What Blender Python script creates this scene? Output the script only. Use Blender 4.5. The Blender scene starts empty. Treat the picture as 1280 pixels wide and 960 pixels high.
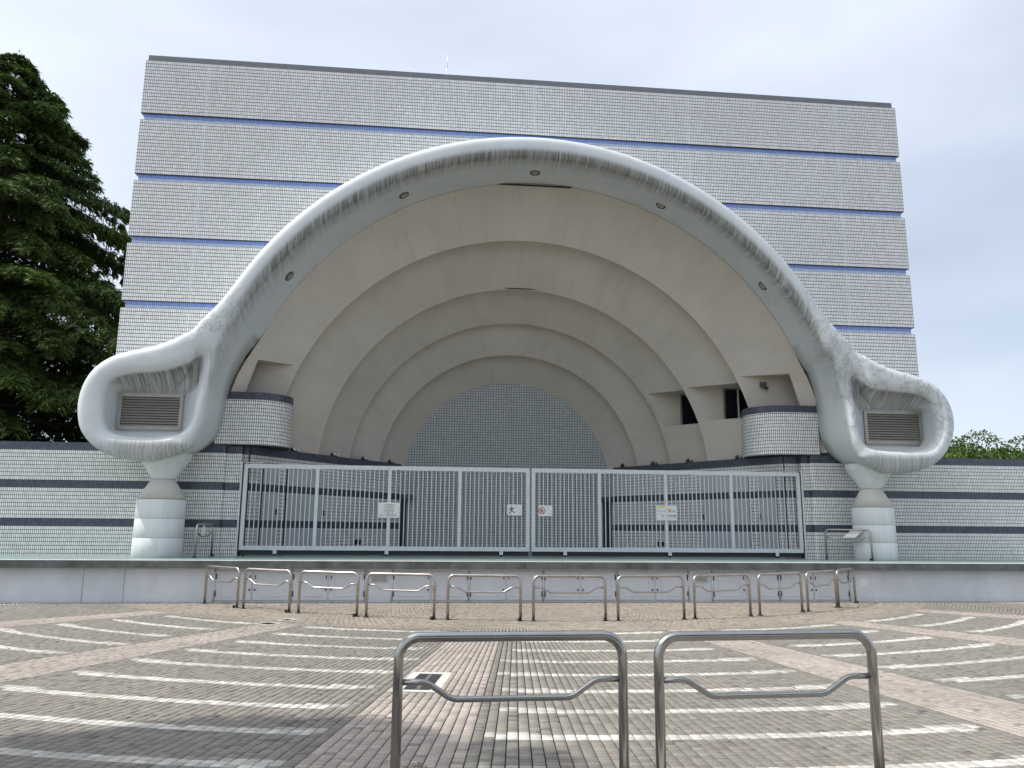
import bpy, bmesh, math, random
import numpy as np
from mathutils import Vector, Matrix
from mathutils.geometry import tessellate_polygon, delaunay_2d_cdt

R = math.radians
random.seed(7); rng = np.random.default_rng(7)
sc = bpy.context.scene
col = sc.collection

# ------------------------------------------------------------------ camera
EYE = Vector((0, 0, 1.68)); PITCH = R(10.55); YAW = -0.100; ROLL = 0.008; FPX = 980.0
fw = Vector((-math.sin(YAW), math.cos(YAW), 0)); rt = Vector((math.cos(YAW), math.sin(YAW), 0)); up = Vector((0, 0, 1))
f2 = fw*math.cos(PITCH) + up*math.sin(PITCH); u2 = up*math.cos(PITCH) - fw*math.sin(PITCH)
rr = rt*math.cos(ROLL) + u2*math.sin(ROLL); uu = u2*math.cos(ROLL) - rt*math.sin(ROLL)
cd = bpy.data.cameras.new('camera'); cam = bpy.data.objects.new('camera', cd); col.objects.link(cam)
M4 = Matrix((( rr.x, uu.x, -f2.x, EYE.x), (rr.y, uu.y, -f2.y, EYE.y), (rr.z, uu.z, -f2.z, EYE.z), (0, 0, 0, 1)))
cam.matrix_world = M4
cd.sensor_fit = 'HORIZONTAL'; cd.sensor_width = 36; cd.lens = 36*FPX/1280
cd.clip_start = 0.05; cd.clip_end = 3000
sc.camera = cam

# ------------------------------------------------------------------ light
SUN = Vector((-0.57, -0.02, 0.82)).normalized()
w = bpy.data.worlds.new('World'); sc.world = w; w.use_nodes = True
nt = w.node_tree; nt.nodes.clear()
def N(nt, t, **k):
    n = nt.nodes.new(t)
    for a, b in k.items(): setattr(n, a, b)
    return n
out = N(nt, 'ShaderNodeOutputWorld'); bg = N(nt, 'ShaderNodeBackground')
sky = N(nt, 'ShaderNodeTexSky', sky_type='NISHITA'); sky.sun_disc = False
sky.sun_elevation = math.asin(SUN.z); sky.sun_rotation = math.atan2(SUN.x, SUN.y)
sky.dust_density = 1.5; sky.air_density = 1.0
tc = N(nt, 'ShaderNodeTexCoord'); mp = N(nt, 'ShaderNodeMapping'); mp.inputs['Scale'].default_value = (1.0, 1.0, 2.2)
mp.inputs['Location'].default_value = (0.45, 0.35, 0.1)
ns = N(nt, 'ShaderNodeTexNoise'); ns.inputs['Scale'].default_value = 1.35; ns.inputs['Detail'].default_value = 5; ns.inputs['Roughness'].default_value = .46
ns.inputs['Distortion'].default_value = .25
rp = N(nt, 'ShaderNodeValToRGB'); rp.color_ramp.elements[0].position = .30; rp.color_ramp.elements[1].position = .62
rp.color_ramp.elements[0].color = (.46, .46, .46, 1); rp.color_ramp.elements[1].color = (.97, .97, .97, 1)
mx = N(nt, 'ShaderNodeMixRGB'); mx.inputs[2].default_value = (7.0, 7.7, 8.8, 1)
L = nt.links.new
L(tc.outputs['Generated'], mp.inputs[0]); L(mp.outputs[0], ns.inputs['Vector']); L(ns.outputs[0], rp.inputs[0])
L(rp.outputs[0], mx.inputs[0]); L(sky.outputs[0], mx.inputs[1]); # thin cloud scatters the sun forward: a wide bright aureole round it
vd = N(nt, 'ShaderNodeVectorMath', operation='DOT_PRODUCT'); vd.inputs[1].default_value = SUN
L(tc.outputs['Generated'], vd.inputs[0])
pw = N(nt, 'ShaderNodeMath', operation='POWER'); mxm = N(nt, 'ShaderNodeMath', operation='MAXIMUM'); mxm.inputs[1].default_value = 0; pw.inputs[1].default_value = 8
L(vd.outputs['Value'], mxm.inputs[0]); L(mxm.outputs[0], pw.inputs[0])
au = N(nt, 'ShaderNodeMixRGB', blend_type='ADD'); au.inputs[0].default_value = 1
am = N(nt, 'ShaderNodeMixRGB', blend_type='MULTIPLY'); am.inputs[0].default_value = 1; am.inputs[1].default_value = (14, 13.5, 12.7, 1)
L(pw.outputs[0], am.inputs[2]); L(mx.outputs[0], au.inputs[1]); L(am.outputs[0], au.inputs[2])
L(au.outputs[0], bg.inputs[0]); bg.inputs[1].default_value = 0.10
L(bg.outputs[0], out.inputs[0])
sd = bpy.data.lights.new('sun', 'SUN'); sd.energy = 3.0; sd.angle = R(0.9); sd.color = (1, .955, .88)
so = bpy.data.objects.new('sun', sd); col.objects.link(so); so.rotation_euler = SUN.to_track_quat('Z', 'Y').to_euler(); so.location = (-20, -5, 40)
sc.view_settings.view_transform = 'Standard'; sc.view_settings.look = 'None'; sc.view_settings.exposure = 0.35; sc.view_settings.gamma = 1
sc.render.engine = 'CYCLES'

# ------------------------------------------------------------------ materials
def newmat(name, rough=.6, metal=0.0, spec=.5):
    m = bpy.data.materials.new(name); m.use_nodes = True
    b = m.node_tree.nodes['Principled BSDF']
    b.inputs['Roughness'].default_value = rough; b.inputs['Metallic'].default_value = metal; b.inputs['Specular IOR Level'].default_value = spec
    return m, m.node_tree, b
def math_n(nt, op, a, b=None, c=None):
    n = N(nt, 'ShaderNodeMath', operation=op)
    for i, v in enumerate((a, b, c)):
        if v is None: continue
        if isinstance(v, (int, float)): n.inputs[i].default_value = v
        else: nt.links.new(v, n.inputs[i])
    return n.outputs[0]
def noise(nt, scale, detail=4, rough=.55, vec=None, sc3=None):
    t = N(nt, 'ShaderNodeTexCoord'); src = t.outputs['Object'] if vec is None else vec
    if sc3:
        mpp = N(nt, 'ShaderNodeMapping'); mpp.inputs['Scale'].default_value = sc3; nt.links.new(src, mpp.inputs[0]); src = mpp.outputs[0]
    n = N(nt, 'ShaderNodeTexNoise'); n.inputs['Scale'].default_value = scale; n.inputs['Detail'].default_value = detail; n.inputs['Roughness'].default_value = rough
    nt.links.new(src, n.inputs['Vector']); return n.outputs[0]
def ramp(nt, x, a, b, ca=(0, 0, 0, 1), cb=(1, 1, 1, 1)):
    r = N(nt, 'ShaderNodeValToRGB'); r.color_ramp.elements[0].position = a; r.color_ramp.elements[1].position = b
    r.color_ramp.elements[0].color = ca; r.color_ramp.elements[1].color = cb
    nt.links.new(x, r.inputs[0]); return r.outputs[0]
def mixc(nt, f, a, b, mode='MIX'):
    m = N(nt, 'ShaderNodeMixRGB', blend_type=mode)
    for i, v in enumerate((f, a, b)):
        if isinstance(v, (int, float)): m.inputs[i].default_value = v
        elif isinstance(v, tuple): m.inputs[i].default_value = v if len(v) == 4 else (*v, 1)
        else: nt.links.new(v, m.inputs[i])
    return m.outputs[0]
def bump(nt, b, h, dist, strength=1.0):
    n = N(nt, 'ShaderNodeBump'); n.inputs['Distance'].default_value = dist; n.inputs['Strength'].default_value = strength
    nt.links.new(h, n.inputs['Height']); nt.links.new(n.outputs[0], b.inputs['Normal'])
def plain(name, c, rough=.6, metal=0.0, var=.12, nscale=3.0, bumpd=.0, sc3=None, spec=.5):
    m, nt, b = newmat(name, rough, metal, spec)
    x = noise(nt, nscale, 5, .6, None, sc3)
    c0 = tuple(v*(1-var) for v in c) + (1,); c1 = tuple(min(1, v*(1+var)) for v in c) + (1,)
    nt.links.new(ramp(nt, x, .3, .7, c0, c1), b.inputs['Base Color'])
    if bumpd: bump(nt, b, noise(nt, nscale*12, 3), bumpd)
    return m
def tilemat(name, c, grout, gw=(.10, .06), var=.10, rough=.28, seam=None, dirt=.25):
    """glazed mosaic tile: UVs are counted in tiles"""
    m, nt, b = newmat(name, rough)
    uv = N(nt, 'ShaderNodeUVMap'); sp = N(nt, 'ShaderNodeSeparateXYZ'); nt.links.new(uv.outputs[0], sp.inputs[0])
    u, v = sp.outputs[0], sp.outputs[1]
    fu = math_n(nt, 'FRACT', u); fv = math_n(nt, 'FRACT', v)
    du = math_n(nt, 'MINIMUM', fu, math_n(nt, 'SUBTRACT', 1, fu)); dv = math_n(nt, 'MINIMUM', fv, math_n(nt, 'SUBTRACT', 1, fv))
    mu = math_n(nt, 'GREATER_THAN', du, gw[0]); mv = math_n(nt, 'GREATER_THAN', dv, gw[1])
    face = math_n(nt, 'MULTIPLY', mu, mv)
    cmb = N(nt, 'ShaderNodeCombineXYZ'); nt.links.new(math_n(nt, 'FLOOR', u), cmb.inputs[0]); nt.links.new(math_n(nt, 'FLOOR', v), cmb.inputs[1])
    wn = N(nt, 'ShaderNodeTexWhiteNoise'); nt.links.new(cmb.outputs[0], wn.inputs['Vector'])
    c0 = tuple(x*(1-var) for x in c); c1 = tuple(min(1, x*(1+var)) for x in c)
    tcol = mixc(nt, wn.outputs['Value'], c0, c1)
    big = noise(nt, .35, 6, .62, None, (1, 1, .5))
    tcol = mixc(nt, ramp(nt, big, .35, .75, (0, 0, 0, 1), (dirt, dirt, dirt, 1)), tcol, tuple(x*.55 for x in (c[0], c[1]*.98, c[2]*.92)))
    drip = noise(nt, 1.0, 5, .6, None, (5.0, 5.0, .25))
    tcol = mixc(nt, ramp(nt, drip, .55, .8, (0, 0, 0, 1), (dirt*.8,)*3 + (1,)), tcol, tuple(x*.5 for x in c))
    if seam:
        fs = math_n(nt, 'FRACT', math_n(nt, 'DIVIDE', math_n(nt, 'FLOOR', math_n(nt, 'ADD', u, 40)), seam))
        sm = math_n(nt, 'MULTIPLY', math_n(nt, 'LESS_THAN', fs, 1/seam), .22)
        tcol = mixc(nt, sm, tcol, (.62, .68, .80)); face = math_n(nt, 'MAXIMUM', face, math_n(nt, 'MULTIPLY', sm, 1.2))
    nt.links.new(mixc(nt, face, grout, tcol), b.inputs['Base Color'])
    nt.links.new(math_n(nt, 'MULTIPLY_ADD', face, -.5, .5+rough), b.inputs['Roughness'])
    bump(nt, b, face, .004, .6)
    return m

M = {}
M['tile'] = tilemat('white_tile', (.90, .905, .885), (.065, .068, .068), (.12, .07), dirt=.15)
M['tile_facade'] = tilemat('facade_tile', (.90, .905, .89), (.085, .09, .095), (.105, .085), dirt=.24, seam=93)
M['tile_back'] = tilemat('backdrop_tile', (.50, .525, .52), (.17, .18, .18), (.10, .10), dirt=.08)
M['tile_blue'] = tilemat('blue_tile', (.30, .42, .88), (.12, .17, .40), rough=.3)
M['tile_lightblue'] = tilemat('light_blue_tile', (.62, .74, .95), (.22, .30, .55), rough=.3)
M['tile_slate'] = tilemat('slate_tile', (.075, .088, .125), (.05, .055, .07), var=.25, rough=.22, dirt=.15)
M['parapet'] = plain('parapet_metal', (.17, .18, .20), .5)
M['concrete'] = plain('roof_concrete', (.35, .34, .32), .85)
M['steel'] = plain('brushed_steel', (.40, .395, .38), .24, 1.0, .08, 9, 0, (1, 1, .15))
M['steel_old'] = plain('weathered_steel', (.47, .44, .40), .34, 1.0, .16, 8, 0)
M['galv'] = plain('galvanised_steel', (.66, .70, .71), .42, .25, .10, 14)
M['jamb'] = plain('dark_jamb', (.03, .032, .035), .6)
M['white_trim'] = plain('white_trim', (.75, .76, .76), .5)
M['black'] = plain('black_rubber', (.015, .015, .016), .6)
M['paint'] = plain('stage_wall_paint', (.62, .645, .68), .55, 0, .10, 1.0, .0010, (1.6, 1.6, .9))
M['door'] = plain('door_paint', (.60, .625, .65), .5, 0, .05, 2.0, .0004)
M['doorgrey'] = plain('grey_steel_door', (.50, .52, .55), .45, 0, .05, 2.0)
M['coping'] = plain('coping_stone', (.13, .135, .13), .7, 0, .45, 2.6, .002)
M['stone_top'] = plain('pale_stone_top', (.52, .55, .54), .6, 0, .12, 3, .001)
M['stagefloor'] = plain('stage_floor', (.22, .30, .28), .28, 0, .12, 1.2, .0006)
M['concrete_paint'] = plain('column_paint', (.66, .69, .69), .65, 0, .09, 1.0, .0012, (5, 5, .6))
M['beige_cone'] = plain('column_neck_render', (.60, .59, .55), .8, 0, .06, 2.2, .001)
M['glass'] = plain('dark_glass', (.012, .014, .016), .06, 0, .1, 2)
M['alu'] = plain('aluminium_frame', (.36, .345, .30), .4, .6, .12, 5)
M['louvre'] = plain('louvre_slat', (.36, .34, .31), .55, .3, .15, 3, 0, (1, 1, 12))
M['lamp'] = plain('lamp_body', (.05, .05, .05), .4)
M['lens'] = plain('lamp_lens', (.62, .64, .66), .08)
M['signwhite'] = plain('sign_white', (.78, .78, .75), .4, 0, .03)
M['ink'] = plain('sign_ink', (.05, .05, .05), .6)
M['inkgrey'] = plain('faded_ink', (.45, .45, .44), .6)
M['red'] = plain('sign_red', (.55, .06, .05), .5)
M['yellow'] = plain('sign_yellow', (.75, .66, .16), .5)
M['orange'] = plain('sign_orange', (.70, .36, .08), .5)
M['cyan'] = plain('sign_cyan', (.30, .52, .58), .5)
M['bark'] = plain('bark', (.085, .065, .05), .9, 0, .3, 6, .01)
M['iron'] = plain('cast_iron', (.045, .047, .05), .55, .3, .25, 12, .001)
M['kerbconc'] = plain('pale_concrete', (.55, .53, .49), .85, 0, .12, 8, .001)

# beige shell plaster: faint radial joints and stains
m, nt, b = newmat('shell_plaster', .85)
x = noise(nt, .8, 6, .6); gm = N(nt, 'ShaderNodeNewGeometry'); sx = N(nt, 'ShaderNodeSeparateXYZ'); nt.links.new(gm.outputs['Position'], sx.inputs[0])
ang = math_n(nt, 'ARCTAN2', math_n(nt, 'SUBTRACT', sx.outputs[2], 3.2), math_n(nt, 'SUBTRACT', sx.outputs[0], 2.66))
cb3 = N(nt, 'ShaderNodeCombineXYZ'); nt.links.new(math_n(nt, 'MULTIPLY', ang, 16), cb3.inputs[0]); nt.links.new(math_n(nt, 'MULTIPLY', sx.outputs[1], .9), cb3.inputs[1])
y = noise(nt, 1.0, 5, .62, cb3.outputs[0])
seam = math_n(nt, 'LESS_THAN', math_n(nt, 'ABSOLUTE', math_n(nt, 'SUBTRACT', math_n(nt, 'FRACT', math_n(nt, 'MULTIPLY', ang, 9.55)), .5)), .012)
c = mixc(nt, ramp(nt, x, .35, .7), (.54, .495, .43), (.60, .555, .485))
c = mixc(nt, ramp(nt, y, .52, .78, (0, 0, 0, 1), (.40, .40, .40, 1)), c, (.40, .36, .305))
c = mixc(nt, math_n(nt, 'MULTIPLY', seam, .16), c, (.22, .20, .17))
nt.links.new(c, b.inputs['Base Color']); bump(nt, b, noise(nt, 40, 3), .0015)
M['shell'] = m

# arch paint: pale blue grey, flaking, with grimy drip streaks where the mesh attribute "grime" says so
m, nt, b = newmat('arch_paint', .5)
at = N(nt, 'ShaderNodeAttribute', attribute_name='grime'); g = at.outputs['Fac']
s1 = noise(nt, 1.0, 3, .6, None, (19, .9, .7)); s2 = noise(nt, 1.0, 5, .65, None, (42, 1.6, 1.2))
st = math_n(nt, 'MULTIPLY_ADD', s2, .55, math_n(nt, 'MULTIPLY', s1, .45))
stm = ramp(nt, st, .38, .56)
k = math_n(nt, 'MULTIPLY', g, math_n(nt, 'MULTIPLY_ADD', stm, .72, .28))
base = mixc(nt, ramp(nt, noise(nt, .9, 5, .6), .3, .75), (.60, .645, .66), (.70, .73, .735))
fl = noise(nt, 2.6, 7, .62); flk = N(nt, 'ShaderNodeAttribute', attribute_name='flake').outputs['Fac']
cr = math_n(nt, 'MULTIPLY', ramp(nt, math_n(nt, 'ABSOLUTE', math_n(nt, 'SUBTRACT', fl, .5)), .0, .028, (1, 1, 1, 1), (0, 0, 0, 1)), flk)
base = mixc(nt, math_n(nt, 'MULTIPLY', cr, .5), base, (.20, .19, .17))
base = mixc(nt, math_n(nt, 'MULTIPLY', ramp(nt, noise(nt, 2.2, 6, .65), .52, .7), .22), base, (.48, .48, .45))
fine = noise(nt, 1.0, 5, .65, None, (20, 9, 1.1))
base = mixc(nt, ramp(nt, fine, .58, .78, (0, 0, 0, 1), (.22, .22, .22, 1)), base, (.33, .33, .30))
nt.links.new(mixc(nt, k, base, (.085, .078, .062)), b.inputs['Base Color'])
hgt = math_n(nt, 'MULTIPLY_ADD', math_n(nt, 'MULTIPLY', ramp(nt, fl, .45, .55), flk), .8, math_n(nt, 'MULTIPLY', noise(nt, 11, 5), .25))
bump(nt, b, hgt, .02, .55)
M['arch'] = m

# bricks: colour comes from a face-corner attribute (the laid pattern), plus per-brick grain
m, nt, b = newmat('paving_brick', .85)
a = N(nt, 'ShaderNodeAttribute', attribute_name='Col')
gr = noise(nt, 45, 5, .7); big = noise(nt, .55, 6, .65)
c = mixc(nt, 1.0, a.outputs['Color'], ramp(nt, gr, .3, .72, (.72, .72, .72, 1), (1.18, 1.17, 1.15, 1)), 'MULTIPLY')
c = mixc(nt, ramp(nt, big, .42, .72, (0, 0, 0, 1), (.45, .45, .45, 1)), c, (.15, .14, .125))
nt.links.new(c, b.inputs['Base Color']); bump(nt, b, gr, .002)
M['brick'] = m
M['brick_grey'] = plain('grey_brick', (.25, .235, .205), .85, 0, .25, 40, .002)
M['sand'] = plain('joint_sand', (.04, .037, .032), .95, 0, .3, 5)

def leafmat(name, c0, c1):
    m, nt, b = newmat(name, .6, 0, .25)
    a = N(nt, 'ShaderNodeAttribute', attribute_name='Col')
    x = mixc(nt, a.outputs['Fac'], c0, c1)
    nt.links.new(x, b.inputs['Base Color'])
    tr = N(nt, 'ShaderNodeBsdfTranslucent'); nt.links.new(x, tr.inputs[0])
    ms = N(nt, 'ShaderNodeMixShader'); ms.inputs[0].default_value = .18
    o = nt.nodes['Material Output']
    nt.links.new(b.outputs[0], ms.inputs[1]); nt.links.new(tr.outputs[0], ms.inputs[2]); nt.links.new(ms.outputs[0], o.inputs[0])
    return m
M['conifer'] = leafmat('conifer_foliage', (.026, .048, .014), (.125, .19, .046))
M['broadleaf'] = leafmat('broadleaf_foliage', (.035, .075, .015), (.14, .23, .045))
M['shadeleaf'] = leafmat('plaza_tree_foliage', (.03, .06, .015), (.09, .15, .035))
M['drygrass'] = plain('dry_leaf', (.16, .11, .06), .9, 0, .4, 30)

# ------------------------------------------------------------------ helpers
def tag(o, label=None, cat=None, group=None, kind=None):
    if label: o['label'] = label
    if cat: o['category'] = cat
    if group: o['group'] = group
    if kind: o['kind'] = kind
    return o
def thing(name, loc, label, cat, group=None, rz=0):
    o = bpy.data.objects.new(name, None); col.objects.link(o); o.location = loc; o.rotation_euler.z = rz
    o.empty_display_size = .2
    return tag(o, label, cat, group)
class MB:
    """collects geometry in WORLD coordinates (minus origin of the parent), optional UVs"""
    def __init__(s): s.v = []; s.f = []; s.uv = []; s.smooth = []; s.mi = []
    def face(s, pts, uvs=None, smooth=False, mi=0):
        i = len(s.v); s.v += [tuple(p) for p in pts]; s.f.append(list(range(i, i+len(pts))))
        s.uv.append(uvs or [(0, 0)]*len(pts)); s.smooth.append(smooth); s.mi.append(mi)
    def box(s, a, b, tile=None, mi=0):
        (x0, y0, z0), (x1, y1, z1) = a, b
        P = lambda *q: [(x1 if i else x0, y1 if j else y0, z1 if k else z0) for i, j, k in q]
        for q, ax in ((((0,0,0),(1,0,0),(1,0,1),(0,0,1)), (0, 2)), (((1,1,0),(0,1,0),(0,1,1),(1,1,1)), (0, 2)), (((0,1,0),(0,0,0),(0,0,1),(0,1,1)), (1, 2)),
                  (((1,0,0),(1,1,0),(1,1,1),(1,0,1)), (1, 2)), (((0,0,1),(1,0,1),(1,1,1),(0,1,1)), (0, 1)), (((0,1,0),(1,1,0),(1,0,0),(0,0,0)), (0, 1))):
            p = P(*q); t = tile or (1, 1, 0, 0)
            s.face(p, [((c[ax[0]]-t[2])/t[0], (c[ax[1]]-t[3])/t[1]) for c in p], False, mi)
    def tube(s, path, r, n=10, closed=False, caps=True):
        path = [Vector(p) for p in path]; m = len(path); rings = []
        T = [(path[min(i+1, m-1)]-path[max(i-1, 0)]).normalized() for i in range(m)]
        nrm = T[0].orthogonal().normalized()
        for i in range(m):
            nrm = (nrm - T[i]*nrm.dot(T[i])).normalized(); bn = T[i].cross(nrm)
            rad = r[i] if isinstance(r, (list, tuple)) else r
            rings.append([path[i] + (nrm*math.cos(2*math.pi*k/n) + bn*math.sin(2*math.pi*k/n))*rad for k in range(n)])
        base = len(s.v)
        for ring in rings: s.v += [tuple(p) for p in ring]
        for i in range(m-1):
            for k in range(n):
                s.f.append([base+i*n+k, base+i*n+(k+1) % n, base+(i+1)*n+(k+1) % n, base+(i+1)*n+k]); s.uv.append([(0, 0)]*4); s.smooth.append(True); s.mi.append(0)
        if caps:
            s.f.append([base+k for k in range(n)][::-1]); s.uv.append([(0, 0)]*n); s.smooth.append(False); s.mi.append(0)
            s.f.append([base+(m-1)*n+k for k in range(n)]); s.uv.append([(0, 0)]*n); s.smooth.append(False); s.mi.append(0)
    def lathe(s, c, prof, n=48, smooth=True):
        base = len(s.v)
        for r, z in prof: s.v += [(c[0]+r*math.cos(2*math.pi*k/n), c[1]+r*math.sin(2*math.pi*k/n), z) for k in range(n)]
        for i in range(len(prof)-1):
            for k in range(n):
                s.f.append([base+i*n+k, base+i*n+(k+1) % n, base+(i+1)*n+(k+1) % n, base+(i+1)*n+k]); s.uv.append([(0, 0)]*4); s.smooth.append(smooth); s.mi.append(0)
        for i, rev in ((0, True), (len(prof)-1, False)):
            q = [base+i*n+k for k in range(n)]
            s.f.append(q[::-1] if rev else q); s.uv.append([(0, 0)]*n); s.smooth.append(False); s.mi.append(0)
    def prism(s, poly, y0, y1, tile=None, axis='xz'):
        """poly in x-z, extruded from y0 (front) to y1"""
        t = tile or (1, 1, 0, 0)
        tri = tessellate_polygon([[Vector((p[0], p[1], 0)) for p in poly]])
        for a in tri:
            q = [poly[i] for i in a]
            ar = (q[1][0]-q[0][0])*(q[2][1]-q[0][1]) - (q[2][0]-q[0][0])*(q[1][1]-q[0][1])
            if ar < 0: q = q[::-1]
            uv = [((p[0]-t[2])/t[0], (p[1]-t[3])/t[1]) for p in q]
            s.face([(p[0], y0, p[1]) for p in q], uv)
            s.face([(p[0], y1, p[1]) for p in q[::-1]], uv[::-1])
        ar = sum(poly[i][0]*poly[(i+1) % len(poly)][1]-poly[(i+1) % len(poly)][0]*poly[i][1] for i in range(len(poly)))
        P = poly if ar > 0 else poly[::-1]
        for i in range(len(P)):
            p, q = P[i], P[(i+1) % len(P)]
            uv = [(y1/t[0], (p[1]-t[3])/t[1]), (y1/t[0], (q[1]-t[3])/t[1]), (y0/t[0], (q[1]-t[3])/t[1]), (y0/t[0], (p[1]-t[3])/t[1])]
            s.face([(p[0], y1, p[1]), (q[0], y1, q[1]), (q[0], y0, q[1]), (p[0], y0, p[1])], uv)
    def mesh(s, name, mat, org=(0, 0, 0)):
        me = bpy.data.meshes.new(name)
        o = Vector(org); me.from_pydata([tuple(Vector(v)-o) for v in s.v], [], s.f)
        ul = me.uv_layers.new(name='UVMap'); ul.data.foreach_set('uv', [c for f in s.uv for p in f for c in p])
        me.polygons.foreach_set('use_smooth', s.smooth); me.polygons.foreach_set('material_index', s.mi)
        for x in (mat if isinstance(mat, (list, tuple)) else [mat]): me.materials.append(x)
        me.update(); return me
    def build(s, name, mat, parent=None, weld=False):
        org = (0, 0, 0)
        if parent is not None:
            p = parent; org = Vector((0, 0, 0))
            while p is not None: org = org + p.location; p = p.parent
        me = s.mesh(name, mat, org)
        if weld:
            bm = bmesh.new(); bm.from_mesh(me); bmesh.ops.remove_doubles(bm, verts=bm.verts, dist=1e-5); bm.to_mesh(me); bm.free()
        o = bpy.data.objects.new(name, me); col.objects.link(o)
        if parent is not None: o.parent = parent
        return o
def bevel(o, w, seg=2):
    md = o.modifiers.new('bevel', 'BEVEL'); md.width = w; md.segments = seg; md.limit_method = 'ANGLE'; md.angle_limit = R(40); return o
def copy_tree(o, parent=None):
    c = o.copy(); col.objects.link(c)
    if parent is not None: c.parent = parent
    for ch in list(o.children): copy_tree(ch, c)
    return c
def circ(c, r, a0, a1, n): return [(c[0]+r*math.cos(a0+(a1-a0)*i/n), c[1]+r*math.sin(a0+(a1-a0)*i/n)) for i in range(n+1)]

# ------------------------------------------------------------------ dimensions
XC = 2.66; FL = 0.938; YW = 22.06
ROW = .1; COLW = .05
# ------------------------------------------------------------------ ground sheet
g = MB(); g.face([(-900, -900, -.014), (900, -900, -.014), (900, 900, -.014), (-900, 900, -.014)])
ground = tag(g.build('ground', M['sand']), kind='structure')
# outer paving sheet, beyond the bricks that are laid one by one
m, nt, b = newmat('far_paving', .9)
c = mixc(nt, ramp(nt, noise(nt, 2.0, 5, .6), .3, .7), (.23, .21, .185), (.30, .275, .245)); nt.links.new(c, b.inputs['Base Color'])
far_pav = m

# ------------------------------------------------------------------ brick paving, concentric about the stage
CX, CY = 2.68, 25.08; PER = .945; ROWH = PER/12; R0 = 13.64
GREY, WHITE, PINK, BROWN = (.235, .218, .19), (.64, .62, .57), (.42, .365, .325), (.305, .262, .215)
holes = []   # polar windows (r0, r1, a0, a1) left free for covers
MAN = (15.42, 16.58, -10.62, -8.88); holes.append(MAN)
GR1 = (11.36, 11.72, -29.55, -27.75); GR2 = (10.74, 11.08, -29.75, -28.5); holes += [GR1, GR2]
def lay_bricks():
    Rr, Aa, W, H, C = [], [], [], [], []
    nin = int((5.4-0)/.1)
    r = 5.6
    rows = []
    while r < 21.6:
        h = .098 if r < 11.08 else ROWH
        if r < 11.08 and r + h > 11.08: h = 11.08-r
        if h > .03: rows.append((r, h))
        r += h
    for (r, h) in rows:
        rm = r + h/2
        da = .6 if rm < 11.08 else .3
        off = 0 if rm >= 11.08 else (da/2 if int(r/.098) % 2 else 0)
        a = np.arange(-66, 66, da) + da/2 + off
        x = CX + rm*np.sin(np.radians(a)); y = CY - rm*np.cos(np.radians(a))
        ok = (y < 19.0) & (y > 3.0) & (x > -17) & (x < 22)
        ok &= (x > -.70*y-4.0) & (x < .82*y+4.0)
        for q in holes: ok &= ~((rm > q[0]) & (rm < q[1]) & (a > q[2]) & (a < q[3]))
        a = a[ok]
        if len(a) == 0: continue
        cc = np.tile(np.array(GREY), (len(a), 1))
        if rm < 11.08: cc[:] = BROWN
        else:
            loc = (a + 9) % 18; loc = np.where(loc > 9, loc-18, loc)      # distance from the path centre, degrees
            path = np.abs(loc) < 1.75; cc[path] = PINK
            edge = (np.abs(np.abs(loc)-1.95) < .25); cc[edge] = np.array(GREY)*.9
            k = round((rm - R0)/PER); d = rm - (R0 + k*PER)
            wide = np.abs(a) > (43.2 if rm > 12.6 else 41.2)
            if k >= -2:
                dist = np.abs(loc)*R(1)*rm                        # metres from path centre line
                e0 = 1.75*R(1)*rm + .10 + .35*math.sin(k*2.4+1)**2*.4
                inside = ~path & (dist > e0)
                thick = inside & (dist < e0 + .50)
                if -.095 < d < .07: cc[inside & ~(dist < e0+.12)] = WHITE
                if -.18 < d < -.02: cc[thick & (cc[:, 0] < .6)] = np.array(WHITE)*.80
            cc[wide & (cc[:, 0] > .5)] = GREY
            ring = rm < 11.4
            if ring: cc[:] = BROWN
        iswhite = cc[:, 0] > .6
        j = rng.normal(1, .095, (len(a), 1)); tint = rng.normal(0, .005, (len(a), 3))
        cc = np.clip(cc*j + tint, .03, .85)
        wm = cc[:, 0] > .45; cc[wm] *= rng.uniform(.72, 1.06, (wm.sum(), 1))
        spot = rng.random(len(a)) < .06; cc[spot] *= rng.uniform(.6, .85, (spot.sum(), 1))
        Rr.append(np.full(len(a), rm)); Aa.append(a); W.append(np.full(len(a), da)); H.append(np.full(len(a), h)); C.append(cc)
    return map(np.concatenate, (Rr, Aa, W, H, C))
br, ba, bw, bh, bc = lay_bricks()
nb = len(br)
def brick_corners(idx, g_r=.0050, g_a=.0095):
    r, a, wd, h = br[idx], np.radians(ba[idx]), np.radians(bw[idx]), bh[idx]
    ha = wd/2 - g_a/2/r
    c = []
    for sr, sa in ((1, -1), (1, 1), (-1, 1), (-1, -1)):
        q = r + sr*(h/2-g_r/2); t = a + sa*ha
        c.append(np.stack([CX+q*np.sin(t), CY-q*np.cos(t)], 1))
    return np.stack(c, 1)     # n,4,2 counter-clockwise seen from above
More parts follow.
